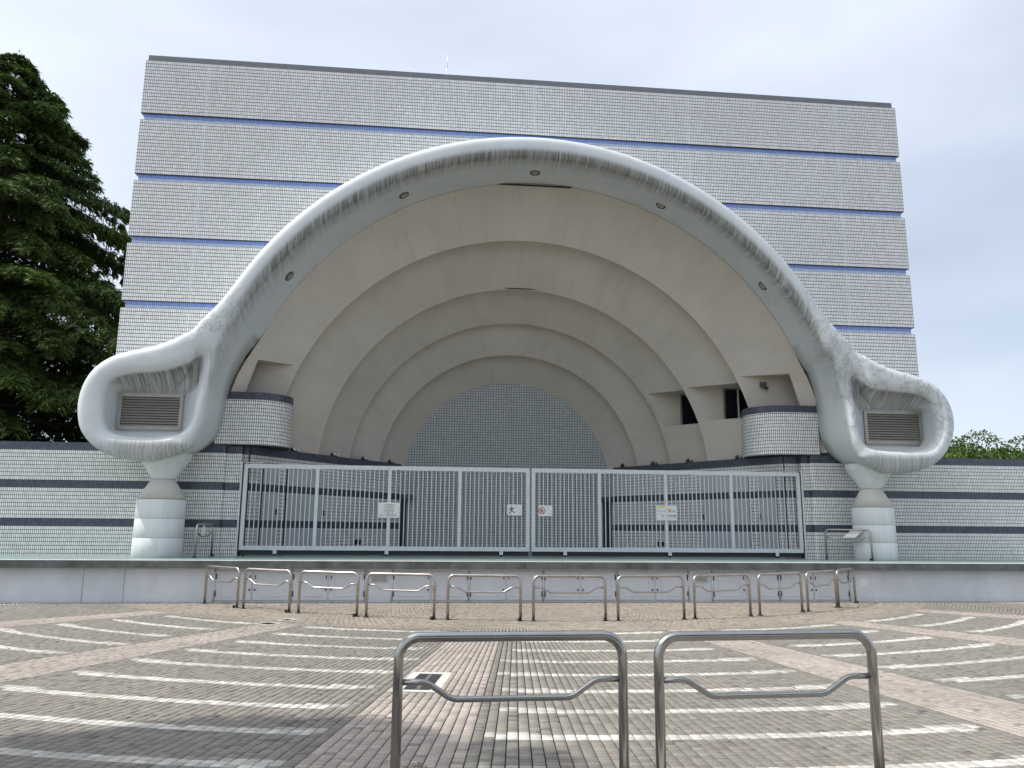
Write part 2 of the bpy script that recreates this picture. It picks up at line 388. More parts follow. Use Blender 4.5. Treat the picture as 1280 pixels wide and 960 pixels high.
def brick_mesh(idx, name):
    c = brick_corners(idx); n = len(idx)
    cen = c.mean(1, keepdims=True); top = cen + (c-cen)*.93
    zt = rng.normal(0, .0013, n)[:, None] + rng.normal(0, .0008, (n, 4)); zt = np.clip(zt, -.006, .004)
    V = np.zeros((n, 12, 3)); V[:, :4, :2] = top; V[:, :4, 2] = zt; V[:, 4:8, :2] = c; V[:, 4:8, 2] = zt-.004; V[:, 8:, :2] = c; V[:, 8:, 2] = -.016
    F = [[0, 1, 2, 3]] + [[4+i, 4+(i+1) % 4, (i+1) % 4, i] for i in range(4)] + [[8+i, 8+(i+1) % 4, 4+(i+1) % 4, 4+i] for i in range(4)]
    F = np.array(F)[None] + (np.arange(n)*12)[:, None, None]
    me = bpy.data.meshes.new(name); me.vertices.add(n*12); me.vertices.foreach_set('co', V.ravel())
    me.loops.add(n*36); me.loops.foreach_set('vertex_index', F.ravel().astype(np.int32))
    me.polygons.add(n*9); me.polygons.foreach_set('loop_start', np.arange(n*9, dtype=np.int32)*4)
    me.update(calc_edges=True)
    ca = me.color_attributes.new('Col', 'FLOAT_COLOR', 'POINT')
    cc = np.ones((n, 12, 4)); cc[:, :, :3] = bc[idx][:, None, :]; ca.data.foreach_set('color', cc.ravel())
    me.materials.append(M['brick']); return me
bx = CX+br*np.sin(np.radians(ba)); by = CY-br*np.cos(np.radians(ba))
dep = by*.99 + bx*.1
pxs = 640 + 980*(bx*.995-by*.0998)/dep
pyv = 1.68/dep
near = np.where((pxs > 8) & (pxs < 1272) & (dep > 5.35))[0]
near = near[np.argsort(-(bw[near]*br[near]*bh[near]/dep[near]**3))][:300]
rest = np.setdiff1d(np.arange(nb), near)
plaza = MB(); 
for (x0, y0, x1, y1) in ((-60, -40, 60, 2.6),): plaza.box((x0, y0, -.013), (x1, y1, -.004))
plaza.box((-60, 2.6, -.013), (-13.5, 18.95, -.004)); plaza.box((19.5, 2.6, -.013), (70, 18.95, -.004))
plz = tag(plaza.build('plaza', far_pav), kind='structure')
o = bpy.data.objects.new('brick_paving', brick_mesh(rest, 'brick_paving')); col.objects.link(o); o.parent = plz; o['kind'] = 'stuff'
for i in near:
    o = bpy.data.objects.new('brick', brick_mesh(np.array([i]), 'brick')); col.objects.link(o); o.parent = plz

def polar_poly(r0, r1, a0, a1, n=4):
    P = [(CX+r1*math.sin(R(a0+(a1-a0)*i/n)), CY-r1*math.cos(R(a0+(a1-a0)*i/n))) for i in range(n+1)]
    return P + [(CX+r0*math.sin(R(a1+(a0-a1)*i/n)), CY-r0*math.cos(R(a1+(a0-a1)*i/n))) for i in range(n+1)]
def flat_slab(mb, poly, z0, z1):
    n = len(poly)
    mb.face([(x, y, z1) for x, y in poly])
    for i in range(n):
        (x, y), (u, v) = poly[i], poly[(i+1) % n]; mb.face([(x, y, z0), (u, v, z0), (u, v, z1), (x, y, z1)])
def cover(q, label, n_lids, bd):
    r0, r1, a0, a1 = q; am = (a0+a1)/2; rm = (r0+r1)/2
    t = thing('drain_cover', (CX+rm*math.sin(R(am)), CY-rm*math.cos(R(am)), 0), label, 'drain cover')
    da = math.degrees(bd/rm)
    fr = MB()
    for p in ((r1-bd, r1, a0, a1), (r0, r0+bd, a0, a1), (r0+bd, r1-bd, a0, a0+da), (r0+bd, r1-bd, a1-da, a1)): flat_slab(fr, polar_poly(*p), -.013, .003)
    fr.build('surround', M['kerbconc'], t)
    h = (r1-r0-2*bd)/n_lids
    for k in range(n_lids):
        lid = MB(); q0 = r0+bd+h*k+.008
        flat_slab(lid, polar_poly(q0, q0+h-.016, a0+da*1.08, a1-da*1.08), -.013, -.001)
        lo = lid.build('lid', M['iron'], t)
        s = MB(); aa = a0+da; ab = a1-da
        for j in range(3 if n_lids > 1 else 9):
            ac = aa + (ab-aa)*((.45+.05*j) if n_lids > 1 else (.1+.1*j)); w_ = (ab-aa)*((.0045) if n_lids > 1 else .02)
            flat_slab(s, polar_poly(q0+h*.08, q0+h*.86, ac-w_, ac+w_, 1), -.004, .002)
        s.build('rib', M['kerbconc'] if n_lids > 1 else M['iron'], lo)
    return t
cover(MAN, 'dark square drain cover with pale concrete surround behind the nearer left barrier', 2, .10)
cover(GR1, 'dark drain grating on the left brick path, nearer one of the small pair', 1, .045)
cover(GR2, 'dark drain grating on the left brick path, farther one of the small pair', 1, .045)

# ------------------------------------------------------------------ stage platform
stage = thing('stage_platform', (XC, 19.0, 0), 'low concrete stage with dark stone edge and pale blue-grey front with cupboard doors', 'stage')
s = MB(); s.box((-26, 19.30, .0), (32, 34, FL)); s.build('stage_floor', M['stagefloor'], stage)
s = MB(); s.box((-26, 19.05, 0), (32, 19.29, .765)); s.build('front_wall', M['paint'], stage)
k0 = -27
proto = None
for k in range(-29, 33):
    xa = 1.34 + .9*k + .002; xb = xa + .896
    c_ = MB(); jy = random.uniform(-.003, .003)
    c_.box((xa, 18.89+jy, .767), (xb, 19.298, FL+.003+random.uniform(-.001, .001)))
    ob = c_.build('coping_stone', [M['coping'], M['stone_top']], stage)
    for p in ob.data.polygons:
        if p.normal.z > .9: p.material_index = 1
    bevel(ob, .012, 2)
s = MB(); s.box((-26, 19.03, .70), (32, 19.049, .764)); s.build('shadow_gap', M['jamb'], stage) if False else None
for xj in (-7.76, -6.87):
    s = MB(); s.box((xj-.006, 19.044, .01), (xj+.006, 19.0505, .76)); s.build('wall_joint', M['alu'], stage)
# cupboard doors along the front
units = [(-4.87, -4.05), (-4.03, -3.18), (-3.14, -2.33), (-2.31, -1.49), (-.85, .03), (.05, .91), (.95, 1.80), (1.82, 2.68), (2.72, 3.58), (3.60, 4.46), (4.50, 5.40), (5.42, 6.24), (6.86, 7.68), (7.70, 8.52), (8.56, 9.40), (9.42, 10.33)]
for i, (xa, xb) in enumerate(units):
    left = i % 2 == 0
    d = MB(); d.box((xa+.012, 19.028, .055), (xb-.012, 19.0495, .70)); ob = bevel(d.build('cupboard_door', M['door'], stage), .004, 1)
    p = MB(); mgn = .13
    for q in ((xa+mgn, .14, xb-mgn, .152), (xa+mgn, .628, xb-mgn, .64), (xa+mgn, .152, xa+mgn+.012, .628), (xb-mgn-.012, .152, xb-mgn, .628)): p.box((q[0], 19.020, q[1]), (q[2], 19.0275, q[3]))
    p.build('panel_moulding', M['paint'], ob)
    hx = xb-.05 if left else xa+.05
    h = MB(); h.lathe((hx, 19.0), [(.012, 0), (.02, .01)], 8); h2 = MB(); h2.box((hx-.014, 19.005, .27), (hx+.014, 19.0275, .31)); h2.build('handle', M['black'], ob)
    h3 = MB(); h3.box((hx-.010, 19.015, .53), (hx+.010, 19.0275, .61)); h3.build('bolt', M['iron'], ob)
    gx = xa+.02 if left else xb-.02
    for zz in (.14, .52):
        hh = MB(); hh.tube([(gx, 19.02, zz), (gx, 19.02, zz+.12)], .012, 8); hh.build('hinge', M['iron'], ob)
for xg in (-4.885, -3.16, -1.475, -.865, .93, 2.70, 4.48, 6.255, 6.845, 8.54, 10.345):
    q = MB(); q.tube([(xg, 19.034, .03), (xg, 19.034, .74)], .017, 8); q.build('pipe', M['galv'], stage)
for xa, xb, zv in ((-1.36, -.97, .455), (6.42, 6.74, .465)):
    v = MB(); v.box((xa, 19.03, zv), (xb, 19.0495, zv+.2)); ob = v.build('vent', M['door'], stage)
    for k in range(8):
        sl = MB(); z = zv+.02+k*.021; sl.box((xa+.02, 19.022, z), (xb-.02, 19.0295, z+.011)); sl.build('slat', M['alu'], ob)
n_ = MB(); n_.box((10.62, 19.044, .37), (10.82, 19.0495, .57)); tag(n_.build('notice', M['signwhite']), 'small blank white square plate on the blue-grey stage front, right of the doors', 'plate')

# ------------------------------------------------------------------ building behind
bld = thing('stage_building', (2.955, 22.06, 0), 'tall grey tiled block with blue recessed bands behind the shell', 'building')
TS = 1.895; TR = TS/18; ZT = 15.273; BXL, BXR = -8.75, 14.665
AC = (2.76, 3.37); AR = 8.98
def notch_poly(xl, xr, z0, z1):
    """rectangle minus the disc behind the arch; returns list of polygons"""
    zc = AC[1]
    if z0 >= zc+AR: return [[(xl, z0), (xr, z0), (xr, z1), (xl, z1)]]
    xz = lambda z: math.sqrt(max(0, AR*AR-(z-zc)**2))
    if z1 <= zc+AR:
        n = 10; zs = [z0+(z1-z0)*i/n for i in range(n+1)]
        l = [(xl, z0)] + [(AC[0]-xz(z), z) for z in zs] + [(xl, z1)]
        r = [(xr, z1)] + [(AC[0]+xz(z), z) for z in zs[::-1]] + [(xr, z0)]
        return [l, r]
    a = math.asin((z0-zc)/AR)
    arc = circ(AC, AR, math.pi-a, a, 60)
    return [[(xl, z0)] + arc + [(xr, z0), (xr, z1), (xl, z1)]]
tl = (COLW*1.05, TR)
for i in range(6):
    zt = ZT - i*TS; zb = zt - 16*TR
    if i == 5: zb = 3.92
    t = (*tl, 0, zt)
    for poly in notch_poly(BXL, BXR, zb, zt):
        pb = MB(); pb.prism(poly, YW, YW+.10, t); pb.build('tiled_course', M['tile_facade'], bld)
    if i < 5:
        for zz0, zz1, mm, nm in ((zb-TR, zb, 'tile_blue', 'blue_row'), (zb-2*TR, zb-TR, 'tile_lightblue', 'light_blue_row')):
            for poly in notch_poly(BXL+.09, BXR-.09, zz0+.001, zz1-.001):
                gb = MB(); gb.prism(poly, YW+.065, YW+.16, (*tl, 0, zt)); gb.build(nm, M[mm], bld)
# side and rear shells, each course with its own recess
for i in range(6):
    zt = ZT - i*TS; zb = zt - 16*TR
    if i == 5: zb = 3.92
    for xa, xb in ((BXL, BXL+.1), (BXR-.1, BXR)):
        sb = MB(); sb.box((xa, YW+.101, zb), (xb, YW+13, zt), (*tl, 0, zt)); sb.build('side_course', M['tile_facade'], bld)
        if i < 5:
            sb = MB(); xo = .09 if xa == BXL else -.09
            sb.box((xa+xo, YW+.162, zb-2*TR+.001), (xb+xo*.2, YW+12.9, zb-.001), (*tl, 0, zt)); sb.build('side_blue_row', M['tile_blue'], bld)
s = MB(); s.box((BXL+.06, YW+.02, ZT+.001), (BXR-.10, YW+13, ZT+.18)); s.build('parapet', M['parapet'], bld)
s = MB(); s.box((BXL+.11, YW+12.9, 3.92), (BXR-.11, YW+13, ZT)); s.build('rear_wall', M['concrete'], bld)
an = MB(); an.tube([(.14, 24.2, ZT+.2), (.14, 24.2, 17.0)], .02, 6); an.tube([(.14, 24.2, 16.9), (.14, 24.2, 17.5)], .009, 6)
tag(an.build('lightning_rod', M['galv']), 'thin metal rod standing on the roof edge left of centre', 'lightning rod')

# ------------------------------------------------------------------ wing walls
def wing(xa, xb, label, corner):
    t = thing('tiled_wall', ((xa+xb)/2, YW, FL), label, 'wall')
    Y0 = YW-.02
    for z0, z1 in ((FL, 1.69), (1.89, 2.69), (2.89, 3.69)):
        a, b_ = xa, xb
        q = MB(); q.box((a, Y0, z0), (b_, Y0+.3, z1), (COLW, ROW, corner, 1.69)); bevel(q.build('tile_field', M['tile'], t), .006, 1)
    for z0, z1 in ((1.69, 1.89), (2.69, 2.89), (3.69, 3.905)):
        q = MB(); q.box((xa+.0, Y0+.014, z0+.0005), (xb-.0, Y0+.29, z1-.0005), (COLW, ROW, corner, 1.69)); q.build('slate_band', M['tile_slate'], t)
    return t
def rounded_return(t, xe, sgn):
    """rounded corner and set-back strip between the wing and the gate jamb; sgn +1 on the left wing"""
    Y0 = YW-.02
    def strip(off):
        P = []
        for i in range(7):
            a = math.pi/2*i/6; P.append((xe - sgn*.10 + sgn*(.10+off)*math.sin(a), Y0+.10-(.10+off)*math.cos(a)))
        P += [(xe+sgn*off, Y0+.17+.0)]
        return P
    base = strip(0); arc = [0]
    for i in range(1, len(base)): arc.append(arc[-1]+math.hypot(base[i][0]-base[i-1][0], base[i][1]-base[i-1][1]))
    for z0, z1, kind in ((FL, 1.69, 0), (1.69, 1.89, 1), (1.89, 2.69, 0), (2.69, 2.89, 1), (2.89, 3.69, 0), (3.69, 3.905, 1)):
        P = strip(-.014 if kind else 0); q = MB()
        for i in range(len(P)-1):
            a, b_ = P[i], P[i+1]
            pts = [(a[0], a[1], z0), (b_[0], b_[1], z0), (b_[0], b_[1], z1), (a[0], a[1], z1)]
            uv = [(sgn*arc[i]/COLW, (z0-1.69)/ROW), (sgn*arc[i+1]/COLW, (z0-1.69)/ROW), (sgn*arc[i+1]/COLW, (z1-1.69)/ROW), (sgn*arc[i]/COLW, (z1-1.69)/ROW)]
            if sgn < 0: pts, uv = pts[::-1], uv[::-1]
            q.face(pts, uv, True)
        q.build('corner_tiles' if not kind else 'corner_band', M['tile'] if not kind else M['tile_slate'], t)
    for z0, z1, kind in ((FL, 1.69, 0), (1.69, 1.89, 1), (1.89, 2.69, 0), (2.69, 2.89, 1), (2.89, 3.69, 0), (3.69, 3.905, 1)):
        q = MB(); xs = sorted((xe-sgn*.02, xe+sgn*(.40 if sgn > 0 else .22))); e = .012 if kind else 0
        q.box((xs[0], Y0+.165+e, z0+(.0005 if kind else 0)), (xs[1], Y0+.30, z1-(.0005 if kind else 0)), (COLW, ROW, xe, 1.69))
        q.build('setback_tiles' if not kind else 'setback_band', M['tile'] if not kind else M['tile_slate'], t)
wl = wing(-26, -5.72, 'long low white-tiled wall with slate bands left of the gate, under the conifer', -5.72)
rounded_return(wl, -5.62, 1)
wr = wing(11.15, 34, 'long low white-tiled wall with slate bands right of the gate, before distant trees', 11.15)
rounded_return(wr, 11.05, -1)

# ------------------------------------------------------------------ shell
shell = thing('bandshell', (XC, 22.1, FL), 'stepped beige concert shell of concentric half-round rings around a tiled backdrop', 'bandshell')
ZB = 3.80
RINGS = [  # (Y, cx, cz, R) front, back
    ((22.10, 2.95, 3.42, 8.60), (23.00, 2.66, 3.20, 7.32)),
    ((23.012, 2.66, 3.20, 7.86), (24.50, 2.66, 3.22, 6.19)),
    ((24.512, 2.66, 3.22, 6.66), (25.85, 2.65, 3.24, 5.38)),
    ((25.862, 2.65, 3.24, 5.80), (26.80, 2.66, 3.22, 4.50)),
    ((26.812, 2.66, 3.22, 4.92), (27.80, 2.64, 3.20, 3.68))]
NICHE = {(0, -1): (22.28, 22.90, 4.6, 6.36), (0, 1): (22.30, 22.93, 4.6, 6.40), (1, 1): (23.012, 24.40, 5.20, 6.28), (2, 1): (24.512, 25.74, 5.18, 6.28)}
ZS = 7.2
def ring_out(i, sd_, z, t):
    """the first ring flares a little towards its foot, where it meets the arch"""
    if i: return 0
    k = min(1, max(0, (7.2-z)/1.6)); return (.19 if sd_ < 0 else .08)*k*k*(3-2*k)*(1-t)
def ring_mesh(i):
    f, bk = RINGS[i]; q = MB()
    ys = sorted(set([f[0], bk[0]] + [f[0]+(bk[0]-f[0])*k/6 for k in range(1, 6)] + [n[j] for (r, s_), n in NICHE.items() if r == i for j in (0, 1)]))
    zs = sorted(set([ZB, 4.2, 4.6, 5.2, 5.18, 5.5, 5.9, 6.28, 6.36, 6.40, 6.8, ZS]))
    if i == 4: zs = [ZB, 4.2, 4.6, 5.0, 5.4]; 
    if i == 3: zs = [ZB, 4.2, 4.6, 5.2, 5.5, 5.9]
    if i == 2: zs = [z for z in zs if z < 6.9]
    zs_top = zs[-1]
    NA = 72
    if i == 0: zs = [4.0] + [z for z in zs if z > 4.1]
    rows = []   # per y: list of points left bottom -> over the top -> right bottom
    keys = [('z', -1, z) for z in zs] + [('a', 0, k) for k in range(1, NA)] + [('z', 1, z) for z in zs[::-1]]
    for y in ys:
        t = (y-f[0])/(bk[0]-f[0]); cx, cz, r = (f[j]+(bk[j]-f[j])*t for j in (1, 2, 3))
        a0 = math.asin((zs_top-cz)/r); P = []
        for kd, sd_, v in keys:
            if kd == 'z': P.append((cx+sd_*(math.sqrt(r*r-(v-cz)**2)+ring_out(i, sd_, v, t)), y, v))
            else:
                a = math.pi-a0 - (math.pi-2*a0)*v/NA; P.append((cx+r*math.cos(a), y, cz+r*math.sin(a)))
        rows.append(P)
    for a in range(len(ys)-1):
        for k in range(len(keys)-1):
            if keys[k][0] == 'z' and keys[k+1][0] == 'z':
                sd_ = keys[k][1]; n = NICHE.get((i, sd_))
                if n and ys[a] >= n[0]-1e-6 and ys[a+1] <= n[1]+1e-6 and min(keys[k][2], keys[k+1][2]) >= n[2]-1e-6 and max(keys[k][2], keys[k+1][2]) <= n[3]+1e-6: continue
            q.face([rows[a][k], rows[a][k+1], rows[a+1][k+1], rows[a+1][k]], None, True)
    # return at the back edge: a rounded lip and an annulus to the next ring
    if i < 4:
        nf = RINGS[i+1][0]; P = rows[-1]; B = []
        for (x, y, z) in P:
            a = math.atan2(z-bk[2], x-bk[1]); B.append((bk[1]+(nf[3]+.02)*math.cos(a), y+.006, bk[2]+(nf[3]+.02)*math.sin(a)))
        P = [(x, y+2e-4, z) for x, y, z in P]
        for k in range(len(P)-1): q.face([P[k], P[k+1], B[k+1], B[k]])
    ob = q.build('shell_ring', M['shell'], shell, weld=True)
    return ob
ring_obs = [ring_mesh(i) for i in range(5)]
# top slots
for (x0, x1, z, y) in ((1.35, 3.98, 11.93, 22.06), (2.2, 3.5, 9.42, 24.46)):
    q = MB(); q.box((x0, y, z), (x1, y+.05, z+.028)); q.build('lighting_slot', M['black'], shell)
# niches
for (i, sd_), n in NICHE.items():
    y0, y1, z0, z1 = n; f, bk = RINGS[i]
    def xat(y, z):
        t = (y-f[0])/(bk[0]-f[0]); cx, cz, r = (f[j]+(bk[j]-f[j])*t for j in (1, 2, 3)); return cx+sd_*(math.sqrt(r*r-(z-cz)**2)+ring_out(i, sd_, z, t))
    NX = 1.5; xo = xat(y0, z0) + sd_*NX; q = MB()
    xi0, xi1 = xat(y1, z0), xat(y1, z1)
    q.face([(xi0, y1, z0), (xo, y1, z0), (xo, y1, z1), (xi1, y1, z1)])                    # rear wall facing out
    q.face([(xo, y0, z0), (xo, y1, z0), (xo, y1, z1), (xo, y0, z1)])
    q.face([(xat(y0, z1), y0, z1), (xat((y0+y1)/2, z1), (y0+y1)/2, z1), (xi1, y1, z1), (xo, y1, z1), (xo, y0, z1)])
    q.face([(xat(y0, z0), y0, z0), (xat((y0+y1)/2, z0), (y0+y1)/2, z0), (xi0, y1, z0), (xo, y1, z0), (xo, y0, z0)])
    q.face([(xat(y0, z0), y0, z0), (xo, y0, z0), (xo, y0, z1), (xat(y0, z1), y0, z1)])
    ob = q.build('niche', M['shell'], shell)
    if i in (1, 2):
        xw = 9.41 if i == 1 else 8.40
        wz = MB(); wz.box((xw, y1-.05, z0+.03), (xo-.03, y1-.004, z1-.03)); p = wz.build('window', M['glass'], shell)
        fr = MB(); fr.box((xw-.05, y1-.07, z0+.03), (xw, y1-.003, z1-.03)); fr.build('window_frame', M['alu'], p)
        if i == 1:
            fr = MB(); fr.box((9.83, y1-.085, z0+.03), (9.87, y1-.051, z1-.03)); fr.build('mullion', M['white_trim'], p)
# small projector in the right-hand niche
pj = thing('floodlight', (10.05, 22.80, 6.10), 'small dark projector hanging in the right-hand niche above the curved balcony', 'floodlight')
q = MB(); q.box((9.97, 22.72, 6.06), (10.13, 22.86, 6.20)); bevel(q.build('housing', M['lamp'], pj), .015)
q = MB(); q.tube([(10.17, 22.80, 6.02), (10.17, 22.915, 6.06)], .045, 10); q.build('camera_head', M['lamp'], pj)
q = MB(); q.box((9.99, 22.86, 6.08), (10.02, 22.925, 6.22)); q.build('bracket', M['iron'], pj)
# tiled backdrop
q = MB(); cb = RINGS[4][1]; q.prism([(cb[1]-3.9, FL), (cb[1]+3.9, FL)] + circ((cb[1], cb[2]), 3.9, 0, math.pi, 64), 27.81, 28.0, (.0925, .0925, 0, FL))
q.build('backdrop_wall', M['tile_back'], shell)
for sd_ in (-1, 1):
    q = MB(); xa = XC+sd_*3.72; xs = sorted((xa, xa-sd_*(.20 if sd_ < 0 else .30))); q.box((xs[0], 27.79, FL+.004), (xs[1], 27.806, 2.69)); q.build('dark_slot', M['black'], shell)  # thin black slab at the backdrop corner, no opening behind it
    q = MB(); xs = sorted((xa, xa-sd_*.45)); q.box((xs[0], 27.55, 2.69), (xs[1], 27.808, 2.85)); q.build('ledge', M['tile_slate'], shell)
# curved balconies
def balcony(sd_):
    X = lambda x: x if sd_ < 0 else 2*2.70-x
    def path(off):
        P = [(-5.95, 22.05-off), (-5.0, 22.05-off)]
        for k in range(1, 19):
            a = R(90)*k/18*1.12; P.append((-5.0+(.92+off)*math.sin(a), 22.97-(.92+off)*math.cos(a)))
        P.append((-4.3, 23.9)); return P
    def sheet(mb, z0, z1, off, tile=True):
        P = path(off); s_ = 0
        for k in range(len(P)-1):
            a, b_ = P[k], P[k+1]; d = math.hypot(b_[0]-a[0], b_[1]-a[1]); s2 = s_+d
            pts = [(X(a[0]), a[1], z0), (X(b_[0]), b_[1], z0), (X(b_[0]), b_[1], z1), (X(a[0]), a[1], z1)]
            uv = [(s_/.057, (z0-FL)/.1), (s2/.057, (z0-FL)/.1), (s2/.057, (z1-FL)/.1), (s_/.057, (z1-FL)/.1)]
            if sd_ > 0: pts, uv = pts[::-1], uv[::-1]
            mb.face(pts, uv, True); s_ = s2
    q = MB(); sheet(q, 3.925, 5.18, 0)
    P = path(0); q.face([(X(a), b_, 3.925) for a, b_ in P[::-1]] if sd_ < 0 else [(X(a), b_, 3.925) for a, b_ in P])
    ob = q.build('balcony', M['tile'], shell)
    q = MB(); sheet(q, 5.18, 5.385, .012)
    P = path(.012); q.face([(X(a), b_, 5.385) for a, b_ in (P if sd_ < 0 else P[::-1])]); q.build('cap_band', M['tile_slate'], ob)
balcony(-1); balcony(1)

# splayed side walls
def side_wall(sd_, label):
    X = lambda x: x if sd_ < 0 else 2*XC-x
    P0 = Vector((-5.20, 22.115)); dr = Vector((1, 1.38)).normalized(); Lw = 7.0; nr = Vector((dr.y, -dr.x))
    t = thing('side_wall', (X(P0.x), P0.y, FL), label, 'wall')
    def slab(mb, s0, s1, z0, z1, out, back):
        A = [P0+dr*s0+nr*out, P0+dr*s1+nr*out, P0+dr*s1-nr*back, P0+dr*s0-nr*back]
        A = [(X(p.x), p.y) for p in A]
        U = [s0, s1, s1, s0]
        if sd_ > 0: A, U = A[::-1], U[::-1]
        n = 4
        for i in range(4):
            j = (i+1) % 4
            mb.face([(*A[i], z0), (*A[j], z0), (*A[j], z1), (*A[i], z1)], [(U[i]/COLW, (z0-1.69)/ROW), (U[j]/COLW, (z0-1.69)/ROW), (U[j]/COLW, (z1-1.69)/ROW), (U[i]/COLW, (z1-1.69)/ROW)])
        mb.face([(*p, z1) for p in A], [(u/COLW, 0) for u in U]); mb.face([(*p, z0) for p in A[::-1]], [(u/COLW, 0) for u in U[::-1]])
    for z0, z1 in ((FL, 1.69), (1.89, 2.69), (2.89, 3.69)):
        q = MB(); slab(q, .30, Lw, z0, z1, 0, .22); q.build('tile_field', M['tile'], t)
    for z0, z1 in ((1.69, 1.89), (2.69, 2.89)):
        q = MB(); slab(q, .304, Lw-.004, z0, z1, .006, .2); q.build('slate_band', M['tile_slate'], t)
    q = MB(); slab(q, .30, Lw, 3.69, 3.905, .05, .24); q.build('coping', M['tile_slate'], t)
    for s0, s1 in (((.80, 1.37), (1.71, 3.28)) if sd_ < 0 else ((.61, 1.17), (1.49, 3.17))):
        for z0, z1 in ((FL+.02, 1.688), (1.892, 2.688), (2.892, 3.36)):
            q = MB(); slab(q, s0, s1, z0, z1, .022, .01); q.build('grey_door', M['doorgrey'], t)
        for z0, z1 in ((1.688, 1.892), (2.688, 2.892)):
            q = MB(); slab(q, s0, s1, z0, z1, .020, .01); q.build('door_band', M['tile_slate'], t)
        q = MB(); slab(q, s0-.045, s0-.006, FL+.01, 3.38, .012, .01); q.build('door_edge', M['jamb'], t)
        q = MB(); slab(q, s1-.06, s1-.03, 2.05, 2.22, .06, .0); q.build('door_handle', M['black'], t)
    for z0, z1, kd in ((FL, 1.69, 0), (1.69, 1.89, 1), (1.89, 2.69, 0), (2.69, 2.89, 1), (2.89, 3.69, 0), (3.69, 3.90, 1)):
        xs = sorted((X(-5.62), X(-5.0) if sd_ < 0 else X(-4.98))); q = MB(); q.box((xs[0], 22.40-(.006 if kd else 0), z0), (xs[1], 22.52, z1), (COLW, ROW, 0, 1.69)); q.build('return_band' if kd else 'return_tiles', M['tile_slate'] if kd else M['tile'], t)
    q = MB(); slab(q, 4.75, 4.88, 1.18, 1.34, .02, .0); q.build('socket_box', M['black'], t)
    q = MB(); slab(q, 4.95, 5.03, 1.18, 1.34, .02, .0); q.build('socket_box', M['black'], t)
    return lambda s_, o: (X((P0+dr*s_+nr*o).x), (P0+dr*s_+nr*o).y)
wlf = side_wall(-1, 'slanting tiled side wall with grey doors behind the left leaf of the gate')
wrf = side_wall(1, 'slanting tiled side wall with grey doors behind the right leaf of the gate')
# coping spotlights
def spot(x, y, sd_, label, white):
    t = thing('spotlight', (x, y, 3.905), label, 'spotlight', 'spotlights on the side wall copings')
    q = MB(); q.tube([(x-.06, y, 3.955), (x+.03, y-.05, 3.985)], [.05, .062], 12); ob = q.build('housing', M['lamp'], t)
    if white:
        q = MB(); q.tube([(x+.030, y-.05, 3.985), (x+.040, y-.056, 3.988)], [.056, .05], 12); q.build('lens', M['lens'], ob)
    q = MB(); q.tube([(x+.11, y+.02, 3.95), (x+.15, y+.0, 3.965)], .045, 10); q.build('second_head', M['lens'] if white == 1 else M['lamp'], t)
    q = MB(); q.box((x-.09, y-.012, 3.906), (x+.16, y+.012, 3.925)); q.build('bracket', M['iron'], t)
ords = ['by the left balcony', 'second along the left', 'third along the left coping', 'at the left coping end, beside the backdrop']
for k, s_ in enumerate((1.90, 3.60, 5.05, 6.45)):
    spot(*wlf(s_, -.02), -1, 'small spotlight on the slate coping '+ords[k], 1)
ords = ['nearest the right curved balcony', 'second along the right', 'third along the right coping', 'at the right coping end, beside the backdrop']
for k, s_ in enumerate((1.85, 3.70, 5.15, 6.50)):
    spot(*wrf(s_, -.02), 1, 'small black spotlight on the slate coping '+ords[k], 0)

# ------------------------------------------------------------------ great arch with speaker horns
def catmull(P, step=.06, closed=False):
    P = [np.array(p, float) for p in P]; out_ = []
    n = len(P)
    for i in range(n if closed else n-1):
        p0 = P[(i-1) % n] if closed or i > 0 else 2*P[0]-P[1]
        p1, p2 = P[i], P[(i+1) % n]
        p3 = P[(i+2) % n] if closed or i+2 < n else 2*P[-1]-P[-2]
        d = np.linalg.norm(p2[:2]-p1[:2]); k = max(1, int(round(d/step)))
        # centripetal-ish: plain Catmull-Rom is fine for near-even points
        for j in range(k):
            t = j/k; out_.append(.5*((2*p1)+(-p0+p2)*t+(2*p0-5*p1+4*p2-p3)*t*t+(-p0+3*p1-3*p2+p3)*t**3))
    if not closed: out_.append(P[-1])
    return np.array(out_)
YF, RB = 20.27, .225
LIPC, LIPR = (2.73, 3.26), 8.78; OUTC, OUTR = (2.70, 3.41), 9.23; BKC, BKR = (2.95, 3.42), 8.60
def arcpts(c, r, x0, x1, n):
    a0 = math.acos((x0-c[0])/r); a1 = math.acos((x1-c[0])/r)
    return [(c[0]+r*math.cos(a0+(a1-a0)*i/n), c[1]+r*math.sin(a0+(a1-a0)*i/n)) for i in range(n+1)]
# inner front contour with matching back contour (x, z | xb, zb), left bottom -> right bottom
inn_f = [(-7.17, 3.29), (-6.68, 3.38), (-6.08, 3.67), (-5.86, 4.09), (-5.77, 4.48), (-5.74, 5.10), (-5.70, 5.62), (-5.60, 6.10), (-5.44, 6.52), (-5.22, 6.98)]
inn_b = [(-7.20, 3.40), (-6.60, 3.58), (-6.09, 3.86), (-5.84, 4.27), (-5.73, 4.86), (-5.69, 5.12), (-5.63, 5.50), (-5.50, 5.90), (-5.30, 6.32), (-5.05, 6.74)]
na = 26
fa = arcpts(LIPC, LIPR, -4.96, 10.80, na); bk_ = arcpts(BKC, BKR, -4.76, 10.90, na)
inn_f += fa; inn_b += bk_
inn_f += [(10.98, 6.62), (11.09, 6.18), (11.19, 5.72), (11.28, 5.30), (11.33, 4.75), (11.36, 4.42), (11.46, 4.0), (11.69, 3.67), (12.02, 3.43), (12.36, 3.29)]
inn_b += [(11.10, 6.38), (11.22, 6.02), (11.28, 5.75), (11.32, 5.25), (11.34, 4.80), (11.38, 4.50), (11.46, 4.24), (11.66, 3.92), (11.98, 3.69), (12.40, 3.50)]
